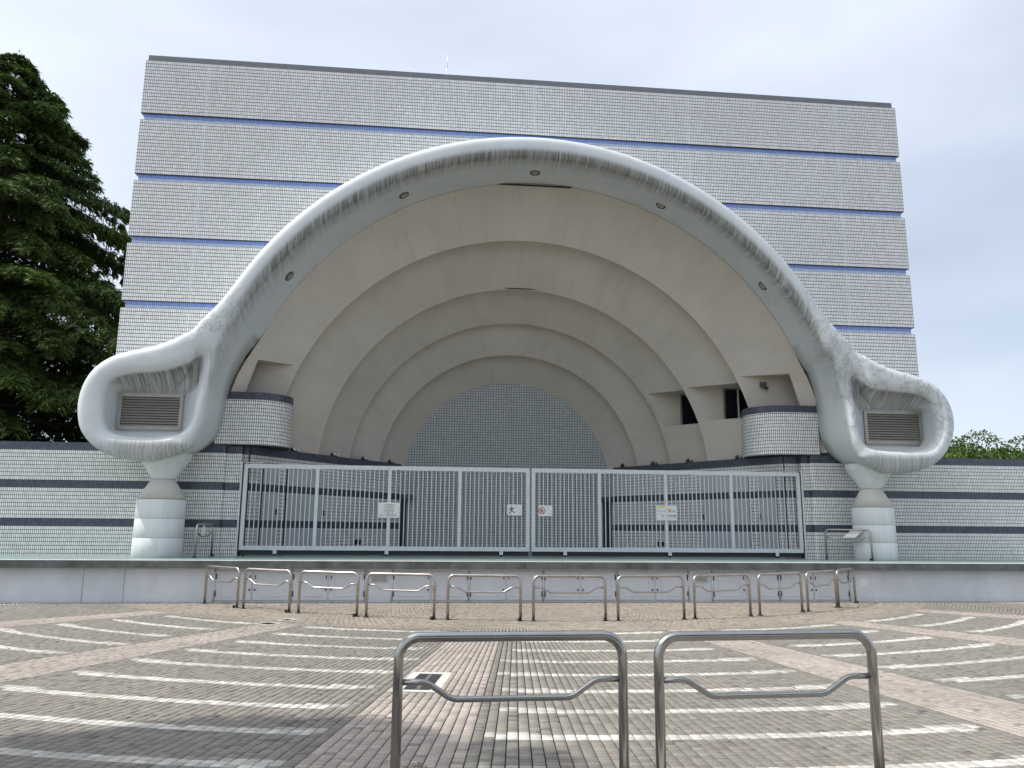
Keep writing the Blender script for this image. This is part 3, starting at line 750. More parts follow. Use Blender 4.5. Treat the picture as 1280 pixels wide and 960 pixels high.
out_f = [(12.36, 3.29), (12.71, 3.29), (13.24, 3.34), (13.73, 3.51), (14.11, 3.80), (14.38, 4.23), (14.50, 4.70), (14.44, 5.20), (14.20, 5.63), (13.87, 5.90), (13.48, 6.05), (12.96, 6.18), (12.43, 6.36), (11.96, 6.62), (11.56, 6.96), (11.18, 7.38), (10.85, 7.80)]
oa = arcpts(OUTC, OUTR, 10.55, -5.00, 26)
out_f += oa
out_f += [(-5.43, 7.82), (-5.72, 7.40), (-6.10, 6.96), (-6.49, 6.60), (-7.07, 6.30), (-7.76, 6.11), (-8.25, 5.92), (-8.62, 5.60), (-8.83, 5.18), (-8.90, 4.71), (-8.84, 4.26), (-8.71, 3.96), (-8.43, 3.66), (-8.05, 3.44), (-7.57, 3.33), (-7.17, 3.29)]
cin = catmull([f+b_ for f, b_ in zip(inn_f, inn_b)])
cout = catmull([f+f for f in out_f])
cou = cout.copy()
# outer back contour: shrink a little towards the horn centres so that the body rounds off behind
for P in cou:
    for hx in (-7.1, 12.6):
        if abs(P[0]-hx) < 2.2 and P[1] < 7.2: P[2] = hx+(P[0]-hx)*.93; P[3] = 4.7+(P[1]-4.7)*.93
loop = np.vstack([cin[:-1], cou[:-1]])
OUTLINE = loop[:, :2]
HOLES = [
    [(-8.05, 5.41), (-7.67, 5.52), (-7.12, 5.58), (-6.69, 5.68), (-6.29, 5.85), (-6.04, 6.04), (-5.90, 6.20), (-5.95, 5.85), (-6.00, 5.39), (-6.03, 4.77), (-6.11, 4.30), (-6.32, 4.04), (-6.79, 3.92), (-7.33, 3.90), (-7.88, 3.96), (-8.14, 4.11), (-8.25, 4.45), (-8.28, 4.86), (-8.23, 5.21)],
    [(11.55, 6.12), (11.61, 5.75), (11.62, 5.32), (11.63, 4.91), (11.66, 4.45), (11.74, 4.17), (11.98, 3.98), (12.52, 3.90), (13.22, 3.91), (13.67, 4.01), (13.90, 4.25), (14.00, 4.63), (13.97, 5.04), (13.84, 5.34), (13.59, 5.49), (13.2, 5.56), (12.67, 5.59), (12.14, 5.67), (11.81, 5.86)]]
HOLES = [catmull(h, .06, True) for h in HOLES]
def seg_arrays(poly):
    a = poly; b_ = np.roll(poly, -1, 0); return a, b_
SEGS = [seg_arrays(OUTLINE)] + [seg_arrays(h) for h in HOLES]
SA = np.vstack([s_[0] for s_ in SEGS]); SB = np.vstack([s_[1] for s_ in SEGS])
SID = np.concatenate([np.full(len(s_[0]), i) for i, s_ in enumerate(SEGS)])
SD = SB-SA; SL = (SD**2).sum(1)+1e-12
def dist(p):
    t = np.clip(((p-SA)*SD).sum(1)/SL, 0, 1); q = SA+SD*t[:, None]; d = np.hypot(*(p-q).T); i = d.argmin(); return d[i], SID[i], q[i]
def inside(p, poly):
    a = poly; b_ = np.roll(poly, -1, 0); c_ = ((a[:, 1] > p[1]) != (b_[:, 1] > p[1]))
    xx = a[:, 0]+(p[1]-a[:, 1])*(b_[:, 0]-a[:, 0])/(b_[:, 1]-a[:, 1]+1e-15)
    return (np.sum(c_ & (p[0] < xx)) % 2) == 1
pts2 = [tuple(p) for p in OUTLINE]; loops = [list(range(len(pts2)))]
for h in HOLES:
    n0 = len(pts2); pts2 += [tuple(p) for p in h]; loops.append(list(range(n0, len(pts2))))
bd_n = len(pts2)
offs = [RB*(1-math.cos(R(a))) for a in (16, 30, 44, 58, 72, 90)]
def inward(poly, outer):
    tan = np.roll(poly, -1, 0)-np.roll(poly, 1, 0); nr = np.stack([-tan[:, 1], tan[:, 0]], 1); nr /= np.linalg.norm(nr, axis=1)[:, None]+1e-12
    ar = np.sum(poly[:, 0]*np.roll(poly[:, 1], -1)-np.roll(poly[:, 0], -1)*poly[:, 1])
    s_ = 1 if ar > 0 else -1
    return nr*(s_ if outer else -s_)
allin = []
for li, poly in enumerate([OUTLINE]+HOLES):
    nv = inward(poly, li == 0)
    for d in offs:
        st_ = 1 if d < .12 else 2
        for p, n_v in zip(poly[::st_], nv[::st_]):
            q = p+n_v*d
            if dist(q)[0] > d-.004: allin.append(tuple(q))
g_ = .1
for X_ in np.arange(-9, 15, g_):
    for Z_ in np.arange(3.2, 12.8, g_):
        rr_ = math.hypot(X_-2.7, Z_-3.4)
        if 7.5 > rr_ and abs(X_-2.7) < 7.5: continue
        p = np.array((X_+.013, Z_+.007))
        if not inside(p, OUTLINE) or any(inside(p, h) for h in HOLES): continue
        if dist(p)[0] > RB+.05: allin.append(tuple(p))
pts2 += allin
edges = [(lp[i], lp[(i+1) % len(lp)]) for lp in loops for i in range(len(lp))]
res = delaunay_2d_cdt([Vector(p) for p in pts2], edges, [], 0, 1e-5)
RV, RF, ORIG = res[0], res[2], res[3]
bm = bmesh.new(); glay = bm.verts.layers.float.new('grime'); flay = bm.verts.layers.float.new('flake')
lmap = {}
vs = []
SS = lambda e0, e1, x: (lambda t: t*t*(3-2*t))(min(1, max(0, (x-e0)/(e1-e0))))
for i, p in enumerate(RV):
    pp = np.array(p); d, sid, q = dist(pp); d = max(d, 0)
    isb = any(o_ < bd_n for o_ in ORIG[i]); d = 0 if isb else d
    y = RB - math.sqrt(max(0, RB**2-(RB-min(d, RB))**2))
    if sid > 0: y *= 1-.62*(SS(-6.75, -6.1, q[0]) if q[0] < 0 else SS(12.2, 11.75, q[0]))*SS(3.9, 4.4, q[1])
    y += YF
    wr = 0
    if (-6.12 < pp[0] < -5.2) or (10.9 < pp[0] < 11.78): wr = SS(4.6, 5.75, pp[1])*(1-SS(5.95, 6.55, pp[1]))
    y += .17*wr*(SS(0, .12, d) if sid == 0 else 1)
    v = bm.verts.new((p[0], y, p[1])); vs.append(v)
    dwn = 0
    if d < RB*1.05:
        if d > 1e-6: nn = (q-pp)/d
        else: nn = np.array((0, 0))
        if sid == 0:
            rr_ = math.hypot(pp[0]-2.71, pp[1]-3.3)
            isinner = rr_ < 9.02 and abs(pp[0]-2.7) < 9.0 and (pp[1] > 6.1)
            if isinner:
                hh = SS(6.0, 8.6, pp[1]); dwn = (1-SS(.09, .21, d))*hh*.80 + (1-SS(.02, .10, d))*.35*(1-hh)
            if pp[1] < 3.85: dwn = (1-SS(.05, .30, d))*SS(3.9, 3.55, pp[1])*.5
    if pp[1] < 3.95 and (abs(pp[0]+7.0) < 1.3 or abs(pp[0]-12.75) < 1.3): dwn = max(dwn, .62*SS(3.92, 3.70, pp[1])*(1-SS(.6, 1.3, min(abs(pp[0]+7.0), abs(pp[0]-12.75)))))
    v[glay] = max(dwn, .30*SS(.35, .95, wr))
    fx = SS(9.2, 11.2, pp[0])*SS(10.6, 8.5, pp[1]) if pp[0] > 0 else SS(-6.9, -6.3, pp[0])*SS(8.3, 7.0, pp[1])*SS(6.4, 6.8, pp[1])
    v[flay] = min(1, .03 + .97*fx*SS(3.6, 4.6, pp[1]))
    for o_ in ORIG[i]:
        if o_ < bd_n: lmap[o_] = v
def inband(c):
    p = np.array(c); return inside(p, OUTLINE) and not any(inside(p, h) for h in HOLES)
for f in RF:
    c = np.mean([tuple(RV[i]) for i in f], 0)
    if inband(c):
        try:
            fc = bm.faces.new([vs[i] for i in f][::1]); fc.smooth = True
        except ValueError: pass
# side skin of the outline: front edge -> back contour
NL = len(loop); prev = [lmap[i] for i in range(NL)]
Ysteps = [(.05, 20.60), (.12, 20.72), (.20, 20.86), (.30, 21.03), (.6, 21.5), (1.0, 22.085)]
def side_pt(i, t, y):
    x, z, xb, zb = loop[i]
    s_ = t
    return (x+(xb-x)*s_, y, z+(zb-z)*s_)
for si, (t, y) in enumerate(Ysteps):
    cur = []
    for i in range(NL):
        x, z, xb, zb = loop[i]
        yy = y
        if z < 7.0 and (x < -4.6 or x > 10.0): yy = 20.5+(y-20.5)*.96
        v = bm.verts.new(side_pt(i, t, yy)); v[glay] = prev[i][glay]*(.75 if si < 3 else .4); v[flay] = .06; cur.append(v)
    for i in range(NL):
        j = (i+1) % NL
        fc = bm.faces.new([prev[i], prev[j], cur[j], cur[i]]); fc.smooth = True
    prev = cur
# horn back plates
for sgn, hx in ((-1, -7.1), (1, 12.6)):
    idx = [i for i in range(NL) if (loop[i][0]-hx)*1 and abs(loop[i][0]-hx) < 2.6 and loop[i][1] < 7.2]
    vv = [prev[i] for i in idx]
    if sgn < 0:
        a = [i for i in idx if i < len(cin)-1]; b_ = [i for i in idx if i >= len(cin)-1]; vv = [prev[i] for i in b_] + [prev[i] for i in a]
    try: bm.faces.new(vv)
    except ValueError: pass
# recesses behind the horn openings
FRAMES = [[(-8.13, 5.10), (-6.53, 5.07), (-6.52, 4.16), (-8.13, 4.18)], [(12.20, 5.09), (13.91, 5.11), (13.86, 4.18), (12.19, 4.16)]]
def rect_path(fr, n, ref):
    """n points round the frame rectangle, matched by angle to the hole contour"""
    fr = np.array(fr); c = fr.mean(0); out_ = []
    x0, x1 = fr[:, 0].min()-.05, fr[:, 0].max()+.05; z0, z1 = fr[:, 1].min()-.05, fr[:, 1].max()+.05
    hw, hh = (x1-x0)/2, (z1-z0)/2; cx, cz = (x0+x1)/2, (z0+z1)/2
    rc = ref.mean(0)
    for p in ref:
        d = p-np.array((cx, cz)); k = 1/max(abs(d[0])/hw, abs(d[1])/hh); q = d*min(k, 1); 
        out_.append((cx+q[0], cz+q[1]))
    return np.array(out_)
for hi, h in enumerate(HOLES):
    base = loops[hi+1]; pv = [lmap[i] for i in base]
    tgt = rect_path(FRAMES[hi], len(h), h)
    for t, y in ((.05, 20.58), (.2, 20.69), (.4, 20.80), (.6, 20.89), (.8, 20.98), (1.0, 21.06)):
        cur = []
        for k, p in enumerate(h):
            q = p+(tgt[k]-p)*t
            v = bm.verts.new((q[0], y, q[1]))
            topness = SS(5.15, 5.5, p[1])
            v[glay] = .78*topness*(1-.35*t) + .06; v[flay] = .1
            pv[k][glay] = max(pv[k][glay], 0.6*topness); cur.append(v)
        for k in range(len(h)):
            j = (k+1) % len(h)
            fc = bm.faces.new([pv[k], pv[j], cur[j], cur[k]]); fc.smooth = True
        pv = cur
    bm.faces.new(pv)
# the limb between each opening and the soffit is one broad rounded form: relax it
zone = [v for v in bm.verts if v.co.y < 21.04 and 3.75 < v.co.z < 6.9 and (-6.45 < v.co.x < -5.2 or 10.9 < v.co.x < 11.98)]
for _ in range(26): bmesh.ops.smooth_vert(bm, verts=zone, factor=.5, use_axis_x=True, use_axis_y=True, use_axis_z=True)
bmesh.ops.recalc_face_normals(bm, faces=bm.faces)
arch = thing('shell_arch', (XC, YF, FL), 'great pale blue-grey arch with peeling paint and a rounded horn at each foot', 'arch')
me = bpy.data.meshes.new('arch_body'); bm.to_mesh(me); bm.free()
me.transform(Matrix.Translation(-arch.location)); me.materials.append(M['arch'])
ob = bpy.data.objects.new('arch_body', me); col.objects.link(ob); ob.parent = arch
# louvred speaker openings
for hi, fr in enumerate(FRAMES):
    x0 = min(p[0] for p in fr); x1 = max(p[0] for p in fr); z0 = min(p[1] for p in fr); z1 = max(p[1] for p in fr)
    bw_ = .085
    q = MB(); q.box((x0, 20.98, z0), (x0+bw_, 21.12, z1)); q.box((x1-bw_, 20.98, z0), (x1, 21.12, z1)); q.box((x0+bw_, 20.98, z1-bw_), (x1-bw_, 21.12, z1)); q.box((x0+bw_, 20.98, z0), (x1-bw_, 21.12, z0+bw_))
    fo = bevel(q.build('louvre_frame', M['alu'], arch), .02, 2)
    q = MB(); q.box((x0+bw_, 21.045, z0+bw_), (x1-bw_, 21.055, z1-bw_)); q.build('louvre_backing', M['jamb'], fo)
    n = 11; hgt = (z1-z0-2*bw_)/n
    for k in range(n):
        z = z0+bw_+hgt*k; q = MB(); a, b_ = x0+bw_+.003, x1-bw_-.003
        F_ = [(a, 20.985, z+.004), (b_, 20.985, z+.004), (b_, 21.04, z+hgt*.98), (a, 21.04, z+hgt*.98)]
        q.face(F_); q.face([(a, 20.997, z-.0), (a, 21.044, z+hgt*.9), (b_, 21.044, z+hgt*.9), (b_, 20.997, z)]); q.face([F_[1], F_[0], (a, 20.997, z), (b_, 20.997, z)])
        q.build('slat', M['louvre'], fo)
# downlights set in the soffit
for px_, pz_ in ((2.78, None), (-1.02, None), (6.55, None), (-4.09, None), (9.58, None)):
    t = .55; cx = 2.73+(2.95-2.73)*t; cz = 3.26+(3.42-3.26)*t; r = 8.78+(8.60-8.78)*t
    a = math.acos((px_-cx)/r); pos = Vector((cx+(r-.004)*math.cos(a), 21.38, cz+(r-.004)*math.sin(a)))
    nrm = Vector((-math.cos(a), -.12, -math.sin(a))).normalized()
    q = MB(); q.tube([pos-nrm*.05, pos+nrm*.012], .15, 20); o1 = q.build('downlight', M['lamp'], arch)
    q = MB(); q.tube([pos+nrm*.012, pos+nrm*.022], [.11, .10], 20); q.build('lens', M['louvre'], o1)
# ------------------------------------------------------------------ columns under the horns
def column(x, label, k_=1.0):
    y = 21.28; t = thing('support_column', (x, y, FL), label, 'column', 'columns under the arch horns')
    rz = lambda z: k_*(.61-.022*(z-FL)/1.44)
    for k in range(3):
        z0 = FL+.002+k*.48; z1 = z0+.474
        q = MB(); q.lathe((x, y), [(rz(z0)-.004, z0), (rz(z0), z0+.004), (rz(z1), z1-.004), (rz(z1)-.004, z1)], 56); q.build('drum', M['concrete_paint'], t)
        if k < 2: q = MB(); q.lathe((x, y), [(rz(z1)-.03, z1-.002), (rz(z1)-.03, z1+.010)], 40); q.build('joint', M['jamb'], t)
    q = MB(); q.lathe((x, y), [(.56*k_, 2.376), (.56*k_, 2.40), (.592*k_, 2.405), (.29, 2.88), (.28, 2.893)], 56); q.build('neck', M['beige_cone'], t)
    q = MB(); q.lathe((x, y), [(.285, 2.897), (.30, 2.93), (.62, 3.42), (.66, 3.60)], 56); q.build('capital', M['concrete_paint'], t)
column(-6.94, 'round painted column of stacked drums with pinched neck, under the left horn')
column(12.40, 'round painted column of stacked drums with pinched neck, under the right horn', .93)

# ------------------------------------------------------------------ gate
GY = 22.22; GZ0, GZ1 = 1.095, 3.41
def leaf(posts, label, skew):
    t = thing('sliding_gate', ((posts[0]+posts[-1])/2, GY, FL), label, 'gate', 'leaves of the steel gate')
    xa, xb = posts[0]-.05, posts[-1]+.05
    q = MB(); q.box((xa, GY-.035, GZ1-.115), (xb, GY+.035, GZ1)); bevel(q.build('top_rail', M['galv'], t), .008)
    q = MB(); q.box((xa, GY-.035, GZ0), (xb, GY+.035, GZ0+.115)); bevel(q.build('bottom_rail', M['galv'], t), .008)
    for k, x in enumerate(posts):
        wd = .045 if 0 < k < len(posts)-1 else .05
        q = MB(); q.box((x-wd, GY-.04, GZ0+.116), (x+wd, GY+.04, GZ1-.116)); bevel(q.build('post', M['galv'], t), .008)
    for a, b_ in zip(posts[:-1], posts[1:]):
        n = 14; sp_ = (b_-a-.1)/(n+1)
        for k in range(n):
            x = a+.05+sp_*(k+1); q = MB(); q.box((x-.0115, GY-.011, GZ0+.1155), (x+.0115, GY+.011, GZ1-.1155)); q.build('bar', M['galv'], t)
    for f in (.12, .5, .9):
        x = xa+(xb-xa)*f; q = MB(); q.tube([(x, GY-.02, FL+.06), (x, GY+.02, FL+.06)], .055, 14); q.build('caster', M['black'], t)
        q = MB(); q.box((x-.05, GY-.03, FL+.06), (x+.05, GY-.022, GZ0-.001)); q.build('caster_fork', M['galv'], t)
    q = MB(); q.box((xa+.02, GY+.03, FL+.03), (xb-.02, GY+.045, GZ0-.002)); q.build('gap_shadow_strip', M['jamb'], t)  # dark strip in the open gap, painting the shadow under the gate
leaf([-5.08, -3.15, -1.17, .78, 2.70], 'left leaf of the steel bar gate, carrying the larger white notice', 0)
leaf([2.86, 4.76, 6.70, 8.65, 10.69], 'right leaf of the steel bar gate, carrying the red-ring sign', 0)
for sd_, x in ((1, -5.155), (-1, 10.765)):
    t = thing('gate_jamb', (x, GY, FL), 'dark jamb and white edge strip at the '+('left' if sd_ > 0 else 'right')+' end of the gate', 'gate post')
    q = MB(); xs = sorted((x-.02*sd_, x+.022*sd_)); q.box((xs[0], GY-.02, FL), (xs[1], GY+.12, 3.44)); q.build('channel', M['jamb'], t)
    q = MB(); xs = sorted((x-.058*sd_, x-.0205*sd_)); q.box((xs[0], GY-.055, FL), (xs[1], GY+.1, 3.46)); q.build('edge_strip', M['white_trim'], t)
    q = MB(); xs = sorted((x-.02*sd_, x+.5*sd_)); q.box((xs[0], GY-.05, 3.441), (xs[1], GY+.1, 3.46)); q.build('head_strip', M['white_trim'], t)
# ------------------------------------------------------------------ notices on the gate
def rrect(x0, z0, x1, z1, r, n=4):
    P = []
    for cx, cz, a in ((x1-r, z1-r, 0), (x0+r, z1-r, 90), (x0+r, z0+r, 180), (x1-r, z0+r, 270)):
        P += [(cx+r*math.cos(R(a+90*k/n)), cz+r*math.sin(R(a+90*k/n))) for k in range(n+1)]
    return P
SY = GY-.055
def board(x0, z0, x1, z1, label, r=.03, mat='signwhite'):
    t = thing('sign', ((x0+x1)/2, SY, z0), label, 'sign')
    q = MB(); q.prism(rrect(x0, z0, x1, z1, r), SY, SY+.012); q.build('plate', M[mat], t); return t
def marks(t, name, boxes, mat, y=.002):
    q = MB()
    for (x0, z0, x1, z1) in boxes: q.box((x0, SY-y, z0), (x1, SY-.0004, z1))
    return q.build(name, M[mat], t)
def polys(t, name, pl, mat, y=.002):
    q = MB()
    for p in pl: q.prism(p, SY-y, SY-.0004)
    return q.build(name, M[mat], t)
def rowmarks(x0, x1, z, h, seed, gap=.25):
    rg = random.Random(seed); x = x0; o_ = []
    while x < x1-.008:
        w_ = rg.uniform(.012, .03)
        if rg.random() > gap: 
            o_.append((x, z+rg.uniform(0, .004), min(x1, x+w_), z+h*rg.uniform(.75, 1)))
        x += w_+rg.uniform(.004, .010)
    return o_
t = board(-1.46, 1.99, -.87, 2.405, 'larger white notice with six lines of small print on the left gate leaf', .04)
bx_ = []
for k, (a, b_) in enumerate(((.15, .44), (.13, .46), (.15, .43), (.15, .43), (.17, .42), (.06, .53))): bx_ += rowmarks(-1.46+a, -1.46+b_, 2.325-k*.056, .024, k+3, .12)
marks(t, 'print', bx_, 'ink')
t = board(2.12, 2.085, 2.53, 2.385, 'white sign with a black running figure beside the gate seam, on the left leaf', .03)
X0, Z0 = 2.235, 2.235
polys(t, 'pictogram', [circ((X0+.005, Z0+.082), .024, 0, 2*math.pi, 12)[:-1], [(X0-.03, Z0+.05), (X0+.04, Z0+.045), (X0+.03, Z0-.02), (X0-.012, Z0-.015)],
    [(X0-.03, Z0+.05), (X0-.085, Z0+.02), (X0-.08, Z0), (X0-.02, Z0+.025)], [(X0+.04, Z0+.045), (X0+.09, Z0+.075), (X0+.098, Z0+.058), (X0+.04, Z0+.018)],
    [(X0-.012, Z0-.01), (X0-.075, Z0-.095), (X0-.052, Z0-.105), (X0+.012, Z0-.02)], [(X0+.005, Z0-.012), (X0+.075, Z0-.055), (X0+.105, Z0-.05), (X0+.10, Z0-.075), (X0+.065, Z0-.078), (X0+.01, Z0-.04)], [(X0-.02, Z0-.10), (X0+.02, Z0-.118), (X0+.012, Z0-.13), (X0-.03, Z0-.115)]], 'ink')
bx_ = []
for k in range(5): bx_ += rowmarks(2.36, 2.50, 2.345-k*.05, .018, 20+k, .3)
marks(t, 'print', bx_, 'inkgrey')
t = board(3.0, 2.07, 3.40, 2.37, 'white sign with a red prohibition ring beside the gate seam, on the right leaf', .03)
X0, Z0 = 3.10, 2.225
rg_ = []
for k in range(24):
    a, b_ = R(15*k), R(15*(k+1)); rg_.append([(X0+.075*math.cos(a), Z0+.075*math.sin(a)), (X0+.075*math.cos(b_), Z0+.075*math.sin(b_)), (X0+.098*math.cos(b_), Z0+.098*math.sin(b_)), (X0+.098*math.cos(a), Z0+.098*math.sin(a))])
rg_.append([(X0-.062, Z0+.048), (X0-.048, Z0+.062), (X0+.062, Z0-.048), (X0+.048, Z0-.062)])
polys(t, 'prohibition_ring', rg_, 'red', .003)
polys(t, 'pictogram', [circ((X0, Z0+.042), .016, 0, 2*math.pi, 10)[:-1], [(X0-.03, Z0+.02), (X0+.03, Z0+.02), (X0+.045, Z0-.01), (X0+.02, Z0-.005), (X0+.05, Z0-.045), (X0+.03, Z0-.055), (X0, Z0-.018), (X0-.035, Z0-.055), (X0-.052, Z0-.043), (X0-.02, Z0-.003), (X0-.045, Z0-.01)]], 'ink', .0015)
bx_ = []
for k in range(4): bx_ += rowmarks(3.22, 3.375, 2.315-k*.06, .020, 40+k, .25)
marks(t, 'print', bx_, 'cyan')
t = board(6.40, 1.985, 6.685, 2.405, 'white poster with a yellow-green heading on the right gate leaf, left of its twin', .03)
marks(t, 'heading', [(6.42, 2.345, 6.665, 2.39)], 'yellow'); marks(t, 'picture', [(6.43, 2.22, 6.475, 2.25), (6.52, 2.225, 6.57, 2.24), (6.60, 2.22, 6.66, 2.255), (6.455, 2.25, 6.47, 2.29), (6.55, 2.08, 6.62, 2.15), (6.46, 2.13, 6.49, 2.16)], 'cyan')
marks(t, 'print', rowmarks(6.43, 6.66, 2.17, .012, 61) + rowmarks(6.45, 6.66, 2.03, .012, 62) + rowmarks(6.43, 6.66, 2.30, .014, 63), 'inkgrey')
t = board(6.715, 1.985, 7.005, 2.405, 'white poster with an orange picture on the right gate leaf, right of its twin', .03)
marks(t, 'picture', [(6.745, 2.21, 6.835, 2.30)], 'orange'); marks(t, 'second_picture', [(6.87, 2.21, 6.97, 2.28)], 'cyan')
polys(t, 'pictogram', [circ((6.78, 2.105), .035, 0, 2*math.pi, 12)[:-1], circ((6.93, 2.105), .045, 0, 2*math.pi, 12)[:-1], [(6.84, 2.08), (6.86, 2.08), (6.86, 2.15), (6.84, 2.15)]], 'ink')
polys(t, 'pictogram_face', [circ((6.78, 2.10), .022, 0, 2*math.pi, 12)[:-1], circ((6.93, 2.095), .026, 0, 2*math.pi, 12)[:-1]], 'signwhite', .003)
marks(t, 'print', rowmarks(6.74, 6.98, 2.35, .016, 71) + rowmarks(6.74, 6.98, 2.03, .012, 72), 'inkgrey')

# ------------------------------------------------------------------ tube barriers
def barrier_path(W, H, r=.11, n=6):
    P = [(-W/2, 0, -.0), (-W/2, 0, H-r)]
    P += [(-W/2+r-r*math.cos(R(90*k/n)), 0, H-r+r*math.sin(R(90*k/n))) for k in range(1, n+1)]
    P += [(-W/4, 0, H), (W/4, 0, H)]
    P += [(W/2-r+r*math.sin(R(90*k/n)), 0, H-r+r*math.cos(R(90*k/n))) for k in range(0, n+1)]
    return P + [(W/2, 0, 0)]
def mid_path(W, ze, zl, rs=.03):
    a, b_ = W*.12, W*.235
    def rnd(p, q, s_):   # soften a corner with three points
        p, q, s_ = Vector(p), Vector(q), Vector(s_); u, v = (p-q).normalized(), (s_-q).normalized()
        return [q+u*rs, q+u*rs*.3+v*rs*.3, q+v*rs]
    pts = [(-W/2+.01, 0, ze), (-W/2+a, 0, ze), (-W/2+b_, 0, zl), (W/2-b_, 0, zl), (W/2-a, 0, ze), (W/2-.01, 0, ze)]
    o_ = [pts[0]]
    for k in range(1, 5): o_ += rnd(pts[k-1], pts[k], pts[k+1])
    return o_ + [pts[5]]
def make_barrier(W, H, ze, zl, tr, tm, mat, n, rc):
    root = thing('tube_barrier', (0, 0, 0), 'steel tube barrier', 'barrier')
    q = MB(); q.tube(barrier_path(W, H, rc, 6 if n < 20 else 12), tr, n); q.build('frame', mat, root)
    q = MB(); q.tube(mid_path(W, ze, zl), tm, max(8, n-4)); q.build('mid_rail', mat, root)
    for sx in (-1, 1):
        q = MB(); q.lathe((sx*W/2, 0), [(tr+.030, 0.001), (tr+.028, .012), (tr+.004, .016)], 16); q.build('base_collar', M['iron'], root)
    q = MB(); q.box((W/2-.05, -.075, 0.001), (W/2-.012, -.03, .06)); q.build('lock_lug', M['iron'], root)
    return root
far_b = make_barrier(1.38, .85-.028, .613, .518, .028, .017, M['steel_old'], 14, .11)
posn = ['leftmost', 'second from the left', 'third from the left', 'fourth from the left', 'fifth from left', 'middle', 'fifth from right', 'fourth from the right', 'third from the right', 'second from the right', 'rightmost']
mids = [(-51.05-42.63)/2, (-41.74-33.44)/2, (-32.21-24.18)/2, (-23.28-14.81)/2, (-13.66-5.41)/2, (-4.28+3.99)/2, (5.24+13.3)/2, (14.18+23.14)/2, (23.84+32.51)/2, (32.94+42.07)/2, (41.83+50.51)/2]
extra = ['by the plain wall', '', '', 'before a vent', 'under the large notice', 'under the seam', 'right of the seam', 'under the posters', '', '', 'by the white plate']
for k, a in enumerate(mids):
    o = far_b if k == 0 else copy_tree(far_b)
    rr_ = 9.90
    o.location = (CX+rr_*math.sin(R(a)), CY-rr_*math.cos(R(a)), 0); o.rotation_euler.z = R(a)
    tag(o, posn[k]+' steel barrier in the curved row by the stage'+(', '+extra[k] if extra[k] else ''), 'barrier', 'steel barriers in a curved row before the stage')
for p0, p1, lab, in (((-5.87, 20.80), (-5.76, 22.0-.1), 'steel tube barrier standing end-on on the stage beside the left column'), ((11.20, 21.75), (11.97, 20.72), 'steel tube barrier on the stage by the right column, with a white sheet')):
    o = copy_tree(far_b); dx, dy = p1[0]-p0[0], p1[1]-p0[1]; s_ = math.hypot(dx, dy)/1.38
    o.location = ((p0[0]+p1[0])/2, (p0[1]+p1[1])/2, FL+.001); o.rotation_euler.z = math.atan2(dy, dx); o.scale = (s_, 1, 1)
    tag(o, lab, 'barrier', 'steel barriers on the stage')
p_ = MB(); p_.face([(11.47, 21.30, 1.55), (11.66, 21.00, 1.55), (11.93, 20.95, 1.76), (11.73, 21.26, 1.76)]); p_.face([(11.47, 21.30, 1.545), (11.73, 21.26, 1.755), (11.93, 20.95, 1.755), (11.66, 21.00, 1.545)])
tag(p_.build('paper_sheet', M['signwhite']), 'white paper sheet tied slantwise to the barrier beside the right column', 'paper')
p_ = MB(); p_.lathe((-5.82, 21.25), [(.03, 1.46), (.035, 1.5), (.035, 1.68), (.014, 1.73), (.014, 1.77)], 12)
tag(p_.build('plastic_bottle', plain('clear_plastic', (.55, .58, .58), .2)), 'pale plastic bottle hanging on the barrier beside the left column', 'bottle')
near_b = make_barrier(1.40, 1.03, .768, .664, .031, .0185, M['steel'], 28, .13)
for k, (xa, xb, ya, yb) in enumerate(((-.205, 1.255, 5.04, 5.08), (1.405, 2.915, 5.01, 5.09))):
    o = near_b if k == 0 else copy_tree(near_b)
    Wn = xb-xa-.062
    o.location = ((xa+xb)/2, (ya+yb)/2, 0); o.rotation_euler.z = math.atan2(yb-ya, xb-xa); o.scale = (Wn/1.40, 1, 1)
    tag(o, ('large shiny steel barrier in the foreground, left of the two' if k == 0 else 'large shiny steel barrier in the foreground, right of the two'), 'barrier', 'steel barriers in the foreground')
# ------------------------------------------------------------------ litter: a weed sprig and dry leaves
q = MB()
for k in range(14):
    a = random.uniform(0, 6.3); l = random.uniform(.03, .07); x, y = -.06+random.uniform(-.05, .05), 6.05+random.uniform(-.05, .05); wv = .008
    q.face([(x, y, .006), (x+l*math.cos(a)+wv*math.sin(a), y+l*math.sin(a)-wv*math.cos(a), .02), (x+l*1.3*math.cos(a), y+l*1.3*math.sin(a), .01), (x+l*math.cos(a)-wv*math.sin(a), y+l*math.sin(a)+wv*math.cos(a), .018)])
tag(q.build('dry_sprig', M['drygrass']), 'small dark dry sprig lying on the bricks behind the near left barrier', 'sprig')
q = MB()
for k in range(420):
    a = R(random.uniform(-58, 55)); r_ = random.choice((random.gauss(9.7, .5), random.uniform(7.3, 11.5), random.uniform(7, 19)))
    x, y = CX+r_*math.sin(a), CY-r_*math.cos(a)
    if y > 18.95 or y < 4: y = random.uniform(18.4, 18.98)
    l = random.uniform(.012, .035); b_ = random.uniform(0, 6.3); c_, s_ = math.cos(b_), math.sin(b_); z = .006
    q.face([(x-l*c_, y-l*s_, z), (x+l*.4*s_, y-l*.4*c_, z+.006), (x+l*c_, y+l*s_, z+.003), (x-l*.4*s_, y+l*.4*c_, z+.008)])
lit = q.build('leaf_litter', M['drygrass']); lit['kind'] = 'stuff'

